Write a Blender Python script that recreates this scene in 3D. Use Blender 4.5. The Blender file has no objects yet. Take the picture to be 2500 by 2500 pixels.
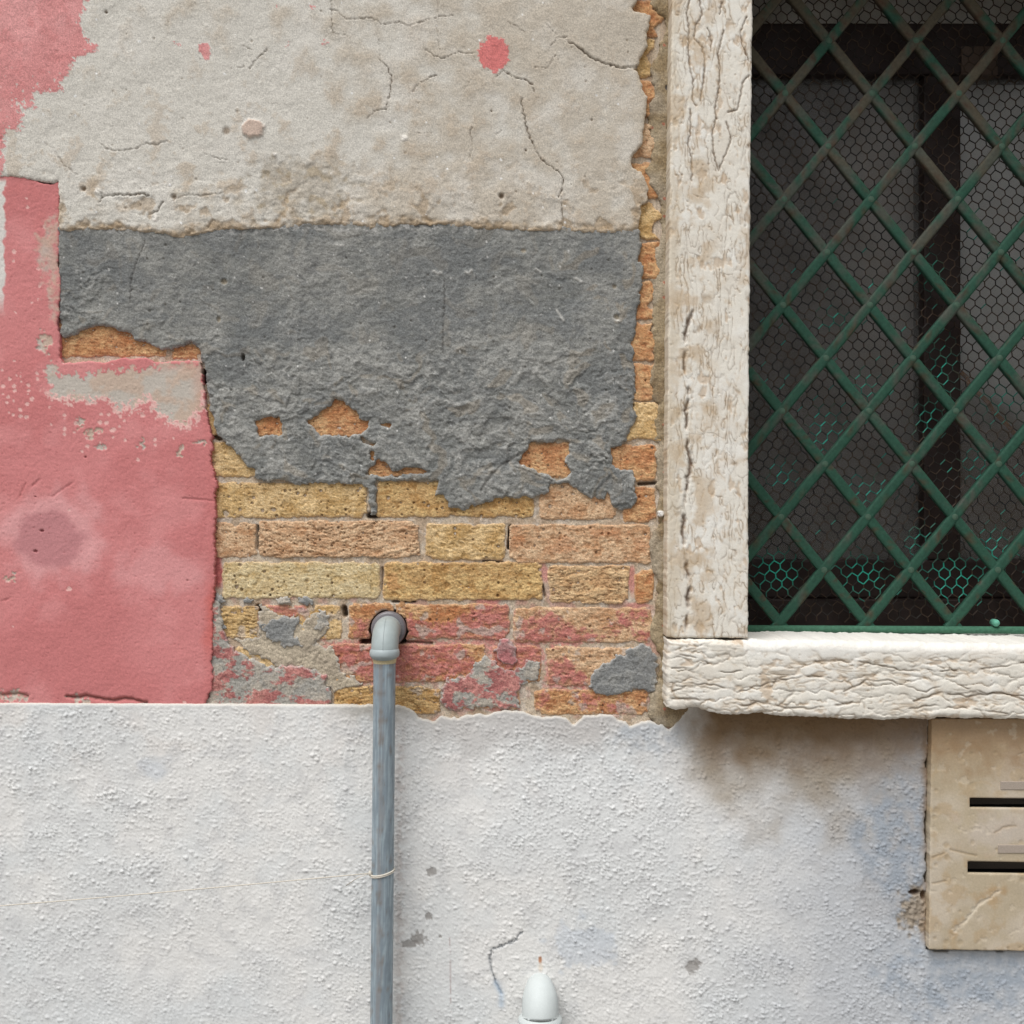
import bpy, math
import numpy as np

# ------------------------------------------------------------------ camera, world, sun, exposure
S = 0.00064          # metres of wall per photograph pixel (a brick is 25 cm)
D = 1.75             # camera to brick face
CAMZ = 1.50
sc = bpy.context.scene
COL = sc.collection
cam = bpy.data.cameras.new('camera')
cam.sensor_width = 36.0
cam.lens = 36.0 * D / (2500 * S)
cam.clip_end = 600.0
cam_o = bpy.data.objects.new('camera', cam)
COL.objects.link(cam_o)
cam_o.location = (0, -D, CAMZ)
cam_o.rotation_euler = (math.radians(90), 0, 0)
sc.camera = cam_o

SUN_EL, SUN_AZ = math.radians(62), math.radians(-30)     # azimuth from straight in front of the wall, to its left
w = bpy.data.worlds.new('World')
sc.world = w
w.use_nodes = True
nt = w.node_tree
nt.nodes.clear()
sky = nt.nodes.new('ShaderNodeTexSky')
sky.sky_type = 'NISHITA'
sky.sun_disc = False
sky.sun_elevation = SUN_EL
sky.sun_rotation = math.radians(180) - SUN_AZ
sky.dust_density = 4.0
sky.air_density = 1.0
hs = nt.nodes.new('ShaderNodeHueSaturation')
hs.inputs['Saturation'].default_value = 0.25             # overcast: a grey sky
bg = nt.nodes.new('ShaderNodeBackground')
bg.inputs['Strength'].default_value = 0.06
ow = nt.nodes.new('ShaderNodeOutputWorld')
nt.links.new(sky.outputs[0], hs.inputs['Color'])
nt.links.new(hs.outputs[0], bg.inputs['Color'])
nt.links.new(bg.outputs[0], ow.inputs['Surface'])
sl = bpy.data.lights.new('sun', 'SUN')
sl.energy = 1.5
sl.angle = math.radians(42)
sl.color = (1.0, 0.99, 0.975)
so = bpy.data.objects.new('sun', sl)
COL.objects.link(so)
from mathutils import Vector
sd = Vector((math.sin(SUN_AZ) * math.cos(SUN_EL), -math.cos(SUN_AZ) * math.cos(SUN_EL), math.sin(SUN_EL)))
so.rotation_euler = sd.to_track_quat('Z', 'Y').to_euler()
so.location = (-2, -4, 6)
sc.view_settings.view_transform = 'Standard'
sc.view_settings.look = 'None'
sc.view_settings.gamma = 1.0
sc.view_settings.use_curve_mapping = False
sc.view_settings.exposure = 0.80

# ------------------------------------------------------------------ numpy noise
f4 = np.float32
_rng = np.random.default_rng(7)
PERM = _rng.permutation(4096).astype(np.int32)
ANG = _rng.random(4096) * 2 * np.pi
GX, GY = np.cos(ANG).astype(f4), np.sin(ANG).astype(f4)
RX, RY = _rng.random(4096).astype(f4), _rng.random(4096).astype(f4)


def hsh(i, j, seed):
    return PERM[(PERM[(i + seed * 131) & 4095] + j * 7 + seed * 17) & 4095]


def perlin(x, y, seed=0):
    x = np.asarray(x, f4); y = np.asarray(y, f4)
    i = np.floor(x).astype(np.int32); j = np.floor(y).astype(np.int32)
    u = x - i; v = y - j
    su = u * u * u * (u * (u * 6 - 15) + 10); sv = v * v * v * (v * (v * 6 - 15) + 10)
    def g(a, b):
        h = hsh(i + a, j + b, seed)
        return GX[h] * (u - a) + GY[h] * (v - b)
    n0 = g(0, 0) * (1 - su) + g(1, 0) * su
    n1 = g(0, 1) * (1 - su) + g(1, 1) * su
    return (n0 * (1 - sv) + n1 * sv) * 1.5


def fbm(x, y, sc_, o=4, seed=0, gain=0.5):
    t = 0; a = 1.0; f = 1.0 / sc_
    for k in range(o):
        t = t + a * perlin(x * f + 13.7 * k, y * f - 7.3 * k, seed + k)
        a *= gain; f *= 2.03
    return t


def ridged(x, y, sc_, o=3, seed=0):
    t = 0; a = 1.0; f = 1.0 / sc_
    for k in range(o):
        t = t + a * (1 - np.abs(perlin(x * f + 3.1 * k, y * f + 5.9 * k, seed + k)) * 2)
        a *= 0.5; f *= 2.1
    return t


def worley(x, y, seed=0):
    x = np.asarray(x, f4); y = np.asarray(y, f4)
    i = np.floor(x).astype(np.int32); j = np.floor(y).astype(np.int32)
    f1 = np.full(x.shape, 9, f4); f2 = np.full(x.shape, 9, f4)
    idd = np.zeros(x.shape, np.int32)
    for a in (-1, 0, 1):
        for b in (-1, 0, 1):
            h = hsh(i + a, j + b, seed)
            d = np.hypot(i + a + RX[h] - x, j + b + RY[h] - y)
            m = d < f1
            f2 = np.where(m, f1, np.minimum(f2, d))
            idd = np.where(m, h, idd)
            f1 = np.where(m, d, f1)
    return f1, f2, idd


def sst(a, b, x):
    t = np.clip((x - a) / (b - a), 0, 1)
    return t * t * (3 - 2 * t)


def lin(c):
    c = np.asarray(c, f4) / 255.0
    return np.where(c <= 0.04045, c / 12.92, ((c + 0.055) / 1.055) ** 2.4)


LIGHT = 0.90         # what a white wall shows in the picture, divided out so that colours below are true reflectances


def C(r, g, b):
    return np.clip(lin((r, g, b)) / LIGHT, 0.005, 0.86).astype(f4)


def mix(a, b, t):
    t = np.asarray(t, f4)
    if t.ndim == 1:
        t = t[:, None]
    return a * (1 - t) + b * t


def poly_sdf(x, y, pts):                 # positive inside
    pts = np.asarray(pts, f4)
    n = len(pts)
    d2 = np.full(x.shape, 1e12, f4)
    ins = np.zeros(x.shape, bool)
    for k in range(n):
        ax, ay = pts[k]; bx, by = pts[(k + 1) % n]
        ex, ey = bx - ax, by - ay
        wx, wy = x - ax, y - ay
        L = ex * ex + ey * ey
        t = np.clip((wx * ex + wy * ey) / max(L, 1e-6), 0, 1)
        d2 = np.minimum(d2, (wx - ex * t) ** 2 + (wy - ey * t) ** 2)
        if ay != by:
            c = (ay > y) != (by > y)
            ins ^= c & (x < (bx - ax) * (y - ay) / (by - ay) + ax)
    d = np.sqrt(d2)
    return np.where(ins, d, -d)


def line_d(x, y, pts, reach=40):         # distance to a polyline, only near it
    pts = np.asarray(pts, f4)
    d = np.full(x.shape, 999, f4)
    lo = pts.min(0) - reach; hi = pts.max(0) + reach
    m = np.nonzero((x > lo[0]) & (x < hi[0]) & (y > lo[1]) & (y < hi[1]))[0]
    if not len(m):
        return d
    xx, yy = x[m], y[m]
    dd = np.full(xx.shape, 1e12, f4)
    for k in range(len(pts) - 1):
        ax, ay = pts[k]; bx, by = pts[k + 1]
        ex, ey = bx - ax, by - ay
        t = np.clip(((xx - ax) * ex + (yy - ay) * ey) / max(ex * ex + ey * ey, 1e-6), 0, 1)
        dd = np.minimum(dd, (xx - ax - ex * t) ** 2 + (yy - ay - ey * t) ** 2)
    d[m] = np.sqrt(dd)
    return d


def spot(x, y, cx, cy, r, ry=None):
    return 1 - np.hypot((x - cx) / r, (y - cy) / (ry or r))      # 1 at the centre, 0 at the rim


def crop(ox, oy, k):
    return lambda pts: [(ox + k * a, oy + k * b) for a, b in pts]


A1 = crop(0, 0, .44); A2 = crop(800, 0, .44); A4 = crop(0, 800, .4916)
A5 = crop(480, 950, .3106); A6 = crop(1050, 950, .3106); A7 = crop(480, 1380, .3106); A8 = crop(1050, 1380, .3106)
B3 = crop(850, 1700, .44); A9 = crop(1500, 0, .3106)

# ------------------------------------------------------------------ meshes


def mesh_obj(name, verts, faces_loops, sizes, mat, parent, col=None, smooth=True):
    me = bpy.data.meshes.new(name)
    nv = len(verts)
    me.vertices.add(nv)
    me.vertices.foreach_set('co', np.asarray(verts, f4).ravel())
    me.loops.add(len(faces_loops))
    me.loops.foreach_set('vertex_index', np.asarray(faces_loops, np.int32))
    st = np.concatenate(([0], np.cumsum(sizes)[:-1])).astype(np.int32)
    me.polygons.add(len(sizes))
    me.polygons.foreach_set('loop_start', st)
    me.polygons.foreach_set('use_smooth', np.full(len(sizes), smooth))
    if col is not None:
        at = me.color_attributes.new('Col', 'FLOAT_COLOR', 'POINT')
        c4 = np.ones((nv, 4), f4); c4[:, :3] = col
        at.data.foreach_set('color', c4.ravel())
    me.update(calc_edges=True)
    me.validate()
    me.materials.append(mat)
    o = bpy.data.objects.new(name, me)
    COL.objects.link(o)
    if parent is not None:
        o.parent = parent
    return o


def axis(a, b, step, lo=None, hi=None):  # fine between a and b, coarsening outwards to lo / hi
    v = list(np.arange(a, b + step * .5, step))
    if lo is not None:
        s_ = step; p = v[0]; pre = []
        while p > lo:
            s_ *= 1.35; p -= s_; pre.append(p)
        v = pre[::-1] + v
    if hi is not None:
        s_ = step; p = v[-1]
        while p < hi:
            s_ *= 1.35; p += s_; v.append(p)
    return np.array(v, f4)


def to_world(px, py, p, p0=None):        # wall point seen at photo pixel (px, py) when it lies p metres in front of the bricks
    k = (D - (p if p0 is None else p0)) / D
    return np.stack([(px - 1250) * S * k, -p + 0 * px, CAMZ + (1250 - py) * S * k], -1)


GRAIN = {'old_lime_plaster': (.05, .10), 'grey_cement': (.09, .20), 'pink_painted_plaster': (.03, .09), 'white_roughcast': (.02, .14), 'fired_brick': (.11, .22), 'lime_mortar': (.09, .16),
         'nodular_limestone': (.02, .05), 'tan_marble': (.015, .02)}       # grain of each material: albedo scatter, sand relief in mm
CASES = {}
for case in range(1, 16):
    seq = []
    for c in range(4):
        i0 = (case >> c) & 1; i1 = (case >> ((c + 1) % 4)) & 1
        if i0: seq.append(('c', c))
        if i0 != i1: seq.append(('e', c))
    CASES[case] = seq


def slab(name, parent, mat, xs, ys, sdf, surf, back_mm, p0_mm):
    """A plate cut to an outline: front relief from surf(px, py, d) -> (height mm, colour), sides back to back_mm."""
    nx, ny = len(xs), len(ys)
    X, Y = np.meshgrid(xs, ys)
    F = sdf(X.ravel(), Y.ravel()).astype(f4).reshape(ny, nx)
    F = np.where(np.abs(F) < 1e-3, 1e-3, F)
    ins = F > 0
    gid = np.arange(nx * ny).reshape(ny, nx)
    # crossings
    fx0, fx1 = F[:, :-1], F[:, 1:]
    hx = (fx0 > 0) != (fx1 > 0)
    tH = np.clip(fx0 / np.where(hx, fx0 - fx1, 1), .03, .97)
    fy0, fy1 = F[:-1], F[1:]
    vx = (fy0 > 0) != (fy1 > 0)
    tV = np.clip(fy0 / np.where(vx, fy0 - fy1, 1), .03, .97)
    HX = X[:, :-1] + tH * (X[:, 1:] - X[:, :-1]); HY = Y[:, :-1]
    VX = X[:-1]; VY = Y[:-1] + tV * (Y[1:] - Y[:-1])
    nh = hx.sum(); nvv = vx.sum()
    hid = np.full(hx.shape, -1); hid[hx] = nx * ny + np.arange(nh)
    vid = np.full(vx.shape, -1); vid[vx] = nx * ny + nh + np.arange(nvv)
    AX = np.concatenate([X.ravel(), HX[hx], VX[vx]]); AY = np.concatenate([Y.ravel(), HY[hx], VY[vx]])
    AD = np.concatenate([F.ravel(), np.zeros(nh + nvv, f4)])
    case = (ins[:-1, :-1] * 1 + ins[1:, :-1] * 2 + ins[1:, 1:] * 4 + ins[:-1, 1:] * 8)
    cor = (gid[:-1, :-1], gid[1:, :-1], gid[1:, 1:], gid[:-1, 1:])
    edg = (vid[:, :-1], hid[1:, :], vid[:, 1:], hid[:-1, :])
    loops, sizes, segs = [], [], []
    for cs, seq in CASES.items():
        m = case == cs
        if not m.any():
            continue
        cols = [(cor if t == 'c' else edg)[c][m] for t, c in seq]
        arr = np.stack(cols, 1)
        loops.append(arr.ravel()); sizes.append(np.full(len(arr), len(seq)))
        n = len(seq)
        for k in range(n):
            if seq[k][0] == 'e' and seq[(k + 1) % n][0] == 'e':
                segs.append(np.stack([cols[k], cols[(k + 1) % n]], 1))
    loops = np.concatenate(loops); sizes = np.concatenate(sizes)
    used = np.unique(loops)
    remap = np.full(len(AX), -1); remap[used] = np.arange(len(used))
    loops = remap[loops]
    px, py, d = AX[used].astype(f4), AY[used].astype(f4), AD[used]
    h, col = surf(px, py, d)
    col = np.broadcast_to(np.asarray(col, f4), (len(px), 3))
    gc, gh = GRAIN.get(mat.name, (0, 0)); rg = np.random.default_rng(len(px)); inside = sst(0, 4, d)
    h = h + gh * rg.standard_normal(len(px)) * inside; col = np.clip(col * (1 + gc * rg.standard_normal(len(px)))[:, None], .004, .9)
    k = (D - p0_mm / 1000) / D
    V = np.stack([(px - 1250) * S * k, -h / 1000, CAMZ + (1250 - py) * S * k], 1)
    if segs:
        seg = remap[np.concatenate(segs)]
        u = np.unique(seg); rm = np.full(len(V), -1); rm[u] = np.arange(len(u))
        b0 = len(V); b1 = b0 + len(u)
        F1 = V[u]; F2 = V[u].copy(); F2[:, 1] = -(back_mm(px[u], py[u]) if callable(back_mm) else back_mm) / 1000
        V = np.concatenate([V, F1, F2]); col = np.concatenate([col, col[u], col[u]])
        a, b = rm[seg[:, 0]], rm[seg[:, 1]]
        q = np.stack([b0 + b, b0 + a, b1 + a, b1 + b], 1)
        loops = np.concatenate([loops, q.ravel()]); sizes = np.concatenate([sizes, np.full(len(q), 4)])
    return mesh_obj(name, V, loops, sizes, mat, parent, col)


class MB:                                # collects boxes and tubes into one mesh
    def __init__(s): s.v = []; s.f = []; s.c = []
    def add(s, vs, fs, col=None):
        b = len(s.v)
        s.v += [tuple(v) for v in vs]; s.f += [[b + i for i in f] for f in fs]
        s.c += [tuple(col) if col is not None else (1, 1, 1)] * len(vs)
    def box(s, x0, x1, y0, y1, z0, z1, col=None):
        s.add([(x, y, z) for x in (x0, x1) for y in (y0, y1) for z in (z0, z1)],
              [(0, 1, 3, 2), (4, 6, 7, 5), (0, 4, 5, 1), (2, 3, 7, 6), (0, 2, 6, 4), (1, 5, 7, 3)], col)
    def tube(s, path, rad, n=8, cap=True, col=None, up=(1, 0, 0)):
        P = [Vector(p) for p in path]
        if not hasattr(rad, '__len__'): rad = [rad] * len(P)
        b = len(s.v); N = None
        for i, p in enumerate(P):
            t = (P[min(i + 1, len(P) - 1)] - P[max(i - 1, 0)]).normalized()
            if N is None:
                N = Vector(up); N = (N - t * N.dot(t)).normalized()
            else:
                N = (N - t * N.dot(t)).normalized()
            B = t.cross(N)
            for k in range(n):
                a = 2 * math.pi * k / n
                s.v.append(tuple(p + (N * math.cos(a) + B * math.sin(a)) * rad[i]))
                s.c.append(tuple(col) if col is not None else (1, 1, 1))
        for i in range(len(P) - 1):
            for k in range(n):
                k2 = (k + 1) % n
                s.f.append([b + i * n + k, b + i * n + k2, b + (i + 1) * n + k2, b + (i + 1) * n + k])
        if cap:
            s.f.append([b + k for k in range(n)][::-1]); s.f.append([b + (len(P) - 1) * n + k for k in range(n)])
    def build(s, name, mat, parent=None, smooth=False, col=False, bevel=0):
        me = bpy.data.meshes.new(name)
        me.from_pydata(s.v, [], s.f)
        me.polygons.foreach_set('use_smooth', np.full(len(s.f), smooth))
        if col:
            at = me.color_attributes.new('Col', 'FLOAT_COLOR', 'POINT')
            c4 = np.ones((len(s.v), 4), f4); c4[:, :3] = np.asarray(s.c)
            at.data.foreach_set('color', c4.ravel())
        me.materials.append(mat)
        me.update()
        o = bpy.data.objects.new(name, me)
        COL.objects.link(o)
        if parent is not None: o.parent = parent
        if bevel:
            m = o.modifiers.new('bevel', 'BEVEL'); m.width = bevel; m.segments = 2
        return o


def tag(o, label=None, cat=None, kind=None, group=None):
    if label: o['label'] = label
    if cat: o['category'] = cat
    if kind: o['kind'] = kind
    if group: o['group'] = group
    return o


def empty(name, label, cat):
    o = bpy.data.objects.new(name, None)
    COL.objects.link(o)
    return tag(o, label, cat)

# ------------------------------------------------------------------ materials


def material(name, base=None, rough=.9, speck=.12, speck_scale=500, bump=.25, bump_scale=700, dist=.001, spec=.3,
             blot=.0, blot_scale=40, tint=None, stretch=1.0):
    m = bpy.data.materials.new(name); m.use_nodes = True
    n = m.node_tree.nodes; l = m.node_tree.links
    b = n['Principled BSDF']
    b.inputs['Roughness'].default_value = rough
    b.inputs['Specular IOR Level'].default_value = spec
    tc = n.new('ShaderNodeTexCoord')
    if base is None:
        c = n.new('ShaderNodeAttribute'); c.attribute_name = 'Col'; src = c.outputs['Color']
    else:
        c = n.new('ShaderNodeRGB'); c.outputs[0].default_value = (*base, 1); src = c.outputs[0]
    mp = n.new('ShaderNodeMapping'); mp.inputs['Scale'].default_value = (1, 1, stretch)
    l.new(tc.outputs['Object'], mp.inputs['Vector']); vec = mp.outputs[0]
    def noise(scale, detail=3, rgh=.6):
        t = n.new('ShaderNodeTexNoise'); t.inputs['Scale'].default_value = scale
        t.inputs['Detail'].default_value = detail; t.inputs['Roughness'].default_value = rgh
        l.new(vec, t.inputs['Vector']); return t
    def scaled(src, t, amt):
        mr = n.new('ShaderNodeMapRange')
        mr.inputs['From Min'].default_value = .3; mr.inputs['From Max'].default_value = .7
        mr.inputs['To Min'].default_value = 1 - amt; mr.inputs['To Max'].default_value = 1 + amt
        l.new(t.outputs['Fac'], mr.inputs['Value'])
        mx = n.new('ShaderNodeVectorMath'); mx.operation = 'SCALE'
        l.new(src, mx.inputs[0]); l.new(mr.outputs[0], mx.inputs['Scale'])
        return mx.outputs[0]
    src = scaled(src, noise(speck_scale, 2), speck)
    if blot:
        src = scaled(src, noise(blot_scale, 5), blot)
    if tint is not None:
        t = noise(blot_scale * .6, 4)
        cr = n.new('ShaderNodeMapRange'); cr.inputs['From Min'].default_value = .5; cr.inputs['From Max'].default_value = .68
        l.new(t.outputs['Fac'], cr.inputs['Value'])
        mm = n.new('ShaderNodeMix'); mm.data_type = 'RGBA'
        l.new(cr.outputs[0], mm.inputs['Factor']); l.new(src, mm.inputs['A']); mm.inputs['B'].default_value = (*tint, 1)
        src = mm.outputs['Result']
    l.new(src, b.inputs['Base Color'])
    if bump:
        bn = n.new('ShaderNodeBump'); bn.inputs['Strength'].default_value = bump; bn.inputs['Distance'].default_value = dist
        l.new(noise(bump_scale, 4, .65).outputs['Fac'], bn.inputs['Height'])
        l.new(bn.outputs[0], b.inputs['Normal'])
    return m


M_plaster = material('old_lime_plaster', speck=.22, speck_scale=480, bump=.6, bump_scale=400)
M_cement = material('grey_cement', speck=.25, speck_scale=420, bump=.6, bump_scale=380, stretch=1.2)
M_pink = material('pink_painted_plaster', speck=.08, speck_scale=420, bump=.4, bump_scale=300, rough=.85)
M_white = material('white_roughcast', speck=.05, speck_scale=400, bump=.12, bump_scale=420)
M_brick = material('fired_brick', speck=.24, speck_scale=420, bump=.4, bump_scale=420, stretch=1.3)
M_mortar = material('lime_mortar', speck=.28, speck_scale=430, bump=.8, bump_scale=350)
M_stone = material('nodular_limestone', speck=.05, speck_scale=500, bump=.18, bump_scale=420, rough=.75)
M_tan = material('tan_marble', speck=.06, speck_scale=300, bump=.12, bump_scale=250, rough=.6, blot=.05, blot_scale=20)
M_green = material('worn_green_paint', rough=.7, speck=.2, speck_scale=200, bump=.35, bump_scale=260, spec=.25)
M_wire = material('coated_wire', rough=.5, speck=.1, bump=0)
M_wood = material('dark_brown_wood', base=tuple(C(32, 20, 16)), rough=.6, speck=.2, speck_scale=120, bump=.15, bump_scale=150)
M_cloth = material('curtain_cloth', speck=.06, speck_scale=900, bump=.2, bump_scale=900)
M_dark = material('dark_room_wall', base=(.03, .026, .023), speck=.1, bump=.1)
M_pipe = material('grey_plastic_pipe', rough=.5, speck=.05, speck_scale=120, bump=.05, bump_scale=200, spec=.4)
M_ring = material('lilac_grey_rubber', base=tuple(C(108, 104, 107)), rough=.35, speck=.1, bump=.05, spec=.5)
M_seal = material('beige_sealant', base=tuple(C(190, 176, 140)), rough=.6, speck=.15, bump=.2)
M_string = material('cream_string', base=tuple(C(196, 190, 178)), rough=.8, speck=.1, speck_scale=900, bump=.3, bump_scale=1500)
M_hood = material('white_painted_plastic', base=tuple(C(188, 194, 193)), rough=.6, speck=.03, bump=.12, bump_scale=160, blot=.05, blot_scale=30)
M_plate = material('worn_grey_name_strip', base=tuple(C(160, 148, 136)), rough=.7, speck=.1, bump=.1)
M_pave = material('grey_paving', base=(.26, .25, .235), rough=.85, speck=.15, speck_scale=60, bump=.3, bump_scale=60, dist=.004, blot=.12, blot_scale=3)
M_glass = bpy.data.materials.new('window_glass'); M_glass.use_nodes = True
_n = M_glass.node_tree.nodes; _l = M_glass.node_tree.links; _n.clear()
_o = _n.new('ShaderNodeOutputMaterial'); _m = _n.new('ShaderNodeMixShader'); _f = _n.new('ShaderNodeFresnel'); _f.inputs[0].default_value = 1.5
_t = _n.new('ShaderNodeBsdfTransparent'); _t.inputs[0].default_value = (.93, .93, .92, 1)
_g = _n.new('ShaderNodeBsdfGlossy'); _g.inputs['Roughness'].default_value = .42
_d = _n.new('ShaderNodeBsdfDiffuse'); _d.inputs[0].default_value = (.55, .53, .50, 1); _m2 = _n.new('ShaderNodeMixShader'); _m2.inputs[0].default_value = .09      # dusty glass
_l.new(_f.outputs[0], _m.inputs[0]); _l.new(_t.outputs[0], _m.inputs[1]); _l.new(_g.outputs[0], _m.inputs[2]); _l.new(_m.outputs[0], _m2.inputs[1]); _l.new(_d.outputs[0], _m2.inputs[2]); _l.new(_m2.outputs[0], _o.inputs['Surface'])

# ------------------------------------------------------------------ ground
g = MB(); g.add([(-250, -250, 0), (250, -250, 0), (250, 250, 0), (-250, 250, 0)], [(0, 1, 2, 3)])
tag(g.build('pavement', M_pave), kind='structure')

# ------------------------------------------------------------------ the wall
wall = empty('wall', 'weathered house wall of pink plaster, grey cement, bare brick and white render', 'wall')
PINK = C(203, 120, 122); PINK_D = C(189, 104, 106); PINK_L = C(214, 142, 144)

# --- old beige plaster, upper part
bot = [(145, 563), (200, 560), (264, 559), (320, 563), (383, 568), (440, 576), (490, 568), (528, 561), (600, 557), (660, 557), (740, 552),
       (800, 548), (875, 552), (928, 557), (976, 548), (1064, 546), (1174, 557), (1284, 563), (1416, 565), (1557, 570)]
rgt = A2([(1720, 1290), (1735, 1210), (1740, 1140), (1775, 1110), (1780, 1030), (1740, 960), (1690, 920), (1680, 880), (1740, 800), (1755, 720),
          (1770, 640), (1775, 540), (1740, 460), (1720, 395), (1690, 375), (1720, 365), (1740, 310), (1775, 250), (1770, 190), (1785, 140),
          (1790, 80), (1700, 60), (1690, 40), (1720, 0), (1740, -200), (1730, -500), (1740, -900)])
PL = [(-3000, 445), (-200, 440), (-40, 432), (10, 428), (60, 431), (105, 444), (128, 446), (140, 437), (142, 500), (140, 555)] + bot + rgt + \
     [(1566, -345), (4800, -345), (4800, -3000), (-3000, -3000)]
PAINT_TL = [(-3000, -3000), (230, -3000), (225, -60), (215, 0), (200, 20), (195, 55), (205, 90), (232, 108), (238, 120), (205, 132), (185, 140), (172, 165),
            (165, 185), (150, 198), (150, 222), (120, 225), (85, 222), (78, 240), (85, 262), (62, 270), (58, 252), (46, 250), (55, 280),
            (50, 305), (40, 320), (12, 312), (9, 360), (6, 400), (2, 427), (-60, 430), (-3000, 430)]
CR = [(A2([(10, 50), (50, 60), (100, 105), (160, 105), (240, 95), (300, 135), (400, 120), (450, 145), (560, 105), (620, 90), (700, 85)]), 1.6, .8),
      (A2([(290, 330), (330, 370), (355, 430), (345, 520), (325, 600)]), 2.0, 1.1),
      (A2([(325, 600), (260, 615), (215, 660)]), 2.0, .6),
      (A2([(545, 275), (600, 315), (650, 320), (700, 295), (730, 285), (760, 295), (820, 295)]), 1.8, .9),
      (A2([(605, 410), (510, 460), (470, 510)]), 1.8, .9), (A2([(815, 410), (750, 510)]), 1.3, .5), (A2([(965, 395), (935, 425)]), 1.5, .8),
      (A2([(970, 385), (1040, 430), (1100, 440), (1135, 470), (1150, 510)]), 1.9, 1.1),
      (A2([(1075, 535), (1085, 620), (1110, 730), (1150, 820), (1190, 890), (1240, 920), (1295, 965), (1310, 1010), (1300, 1060), (1275, 1090)]), 2.3, 1.2),
      (A2([(1300, 1090), (1300, 1160), (1310, 1240), (1290, 1290)]), 2.2, .9),
      (A2([(1340, 230), (1400, 270), (1450, 310), (1520, 345), (1570, 360), (1630, 375), (1690, 370), (1725, 365)]), 3.0, 1.3),
      (A2([(1150, 370), (1220, 375), (1245, 340), (1265, 300)]), 1.6, .8),
      (A2([(605, 0), (615, 80), (610, 200), (620, 280)]), 1.2, .5), (A2([(20, 0), (25, 200), (100, 195)]), 1.2, .5),
      (A2([(800, 700), (785, 745), (805, 780), (795, 850), (785, 870)]), 1.6, .8), (A2([(1000, 120), (1060, 150), (1100, 190)]), 1.5, .7),
      (A2([(1210, 130), (1270, 190)]), 1.4, .6), (A2([(1240, 250), (1270, 210), (1330, 205)]), 1.8, .6), (A2([(280, 200), (290, 330)]), 1.1, .5),
      (A2([(460, 740), (580, 735)]), 1.6, .5), (A2([(920, 790), (940, 740), (970, 715)]), 1.5, .5),
      (A1([(560, 800), (600, 830), (680, 835), (760, 820), (810, 795), (870, 800), (930, 780)]), 2.2, .7),
      (A1([(570, 1090), (640, 1080), (720, 1080), (800, 1075), (825, 1085)]), 3.2, 1.3), (A1([(540, 1050), (570, 1090), (550, 1120)]), 2, .9),
      (A1([(830, 1185), (870, 1170), (900, 1120)]), 3.0, 1.2), (A1([(1090, 150), (1110, 330), (1120, 400)]), 1.2, .5),
      (A1([(1340, 250), (1395, 275)]), 1.6, .7), (A1([(1380, 380), (1440, 310), (1490, 265)]), 1.8, 1), (A1([(1280, 380), (1360, 365)]), 1.4, .6),
      (A1([(1840, 0), (1845, 180), (1790, 220)]), 1.3, .6), (A1([(1845, 180), (1932, 200)]), 1.3, .6), (A1([(1130, 850), (1200, 875), (1270, 890)]), 1.8, .6),
      (A1([(960, 1110), (1030, 1080), (1120, 1085), (1240, 1070)]), 2.4, .7), (A1([(300, 840), (360, 920), (430, 970)]), 2.4, .6),
      (A1([(1150, 1260), (1180, 1220)]), 2, 1), (A1([(200, 790), (250, 790), (300, 830)]), 1.6, .4)]


def rnd(d, r, h):                        # rounding of an edge: h mm over r pixels
    t = np.clip(d / r, 0, 1)
    return -h * (1 - np.sqrt(np.clip(1 - (1 - t) ** 2, 0, 1)))


def warp(x, y, a, sc_, seed):
    return x + a * fbm(x, y, sc_, 3, seed), y + a * fbm(x, y, sc_, 3, seed + 50)


def beige_sdf(x, y):
    wx, wy = warp(x, y, 4, 40, 3); wx = wx + 2 * fbm(x, y, 12, 3, 4); wy = wy + 2 * fbm(x, y, 12, 3, 5)
    return poly_sdf(wx, wy, PL)


def white_specks(x, y, sc_, seed, keep=.12, size=.12):
    f1, f2, i = worley(x / sc_, y / sc_, seed)
    return ((RX[i] < keep) & (f1 < size * (.4 + RY[i]))).astype(f4)


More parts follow.
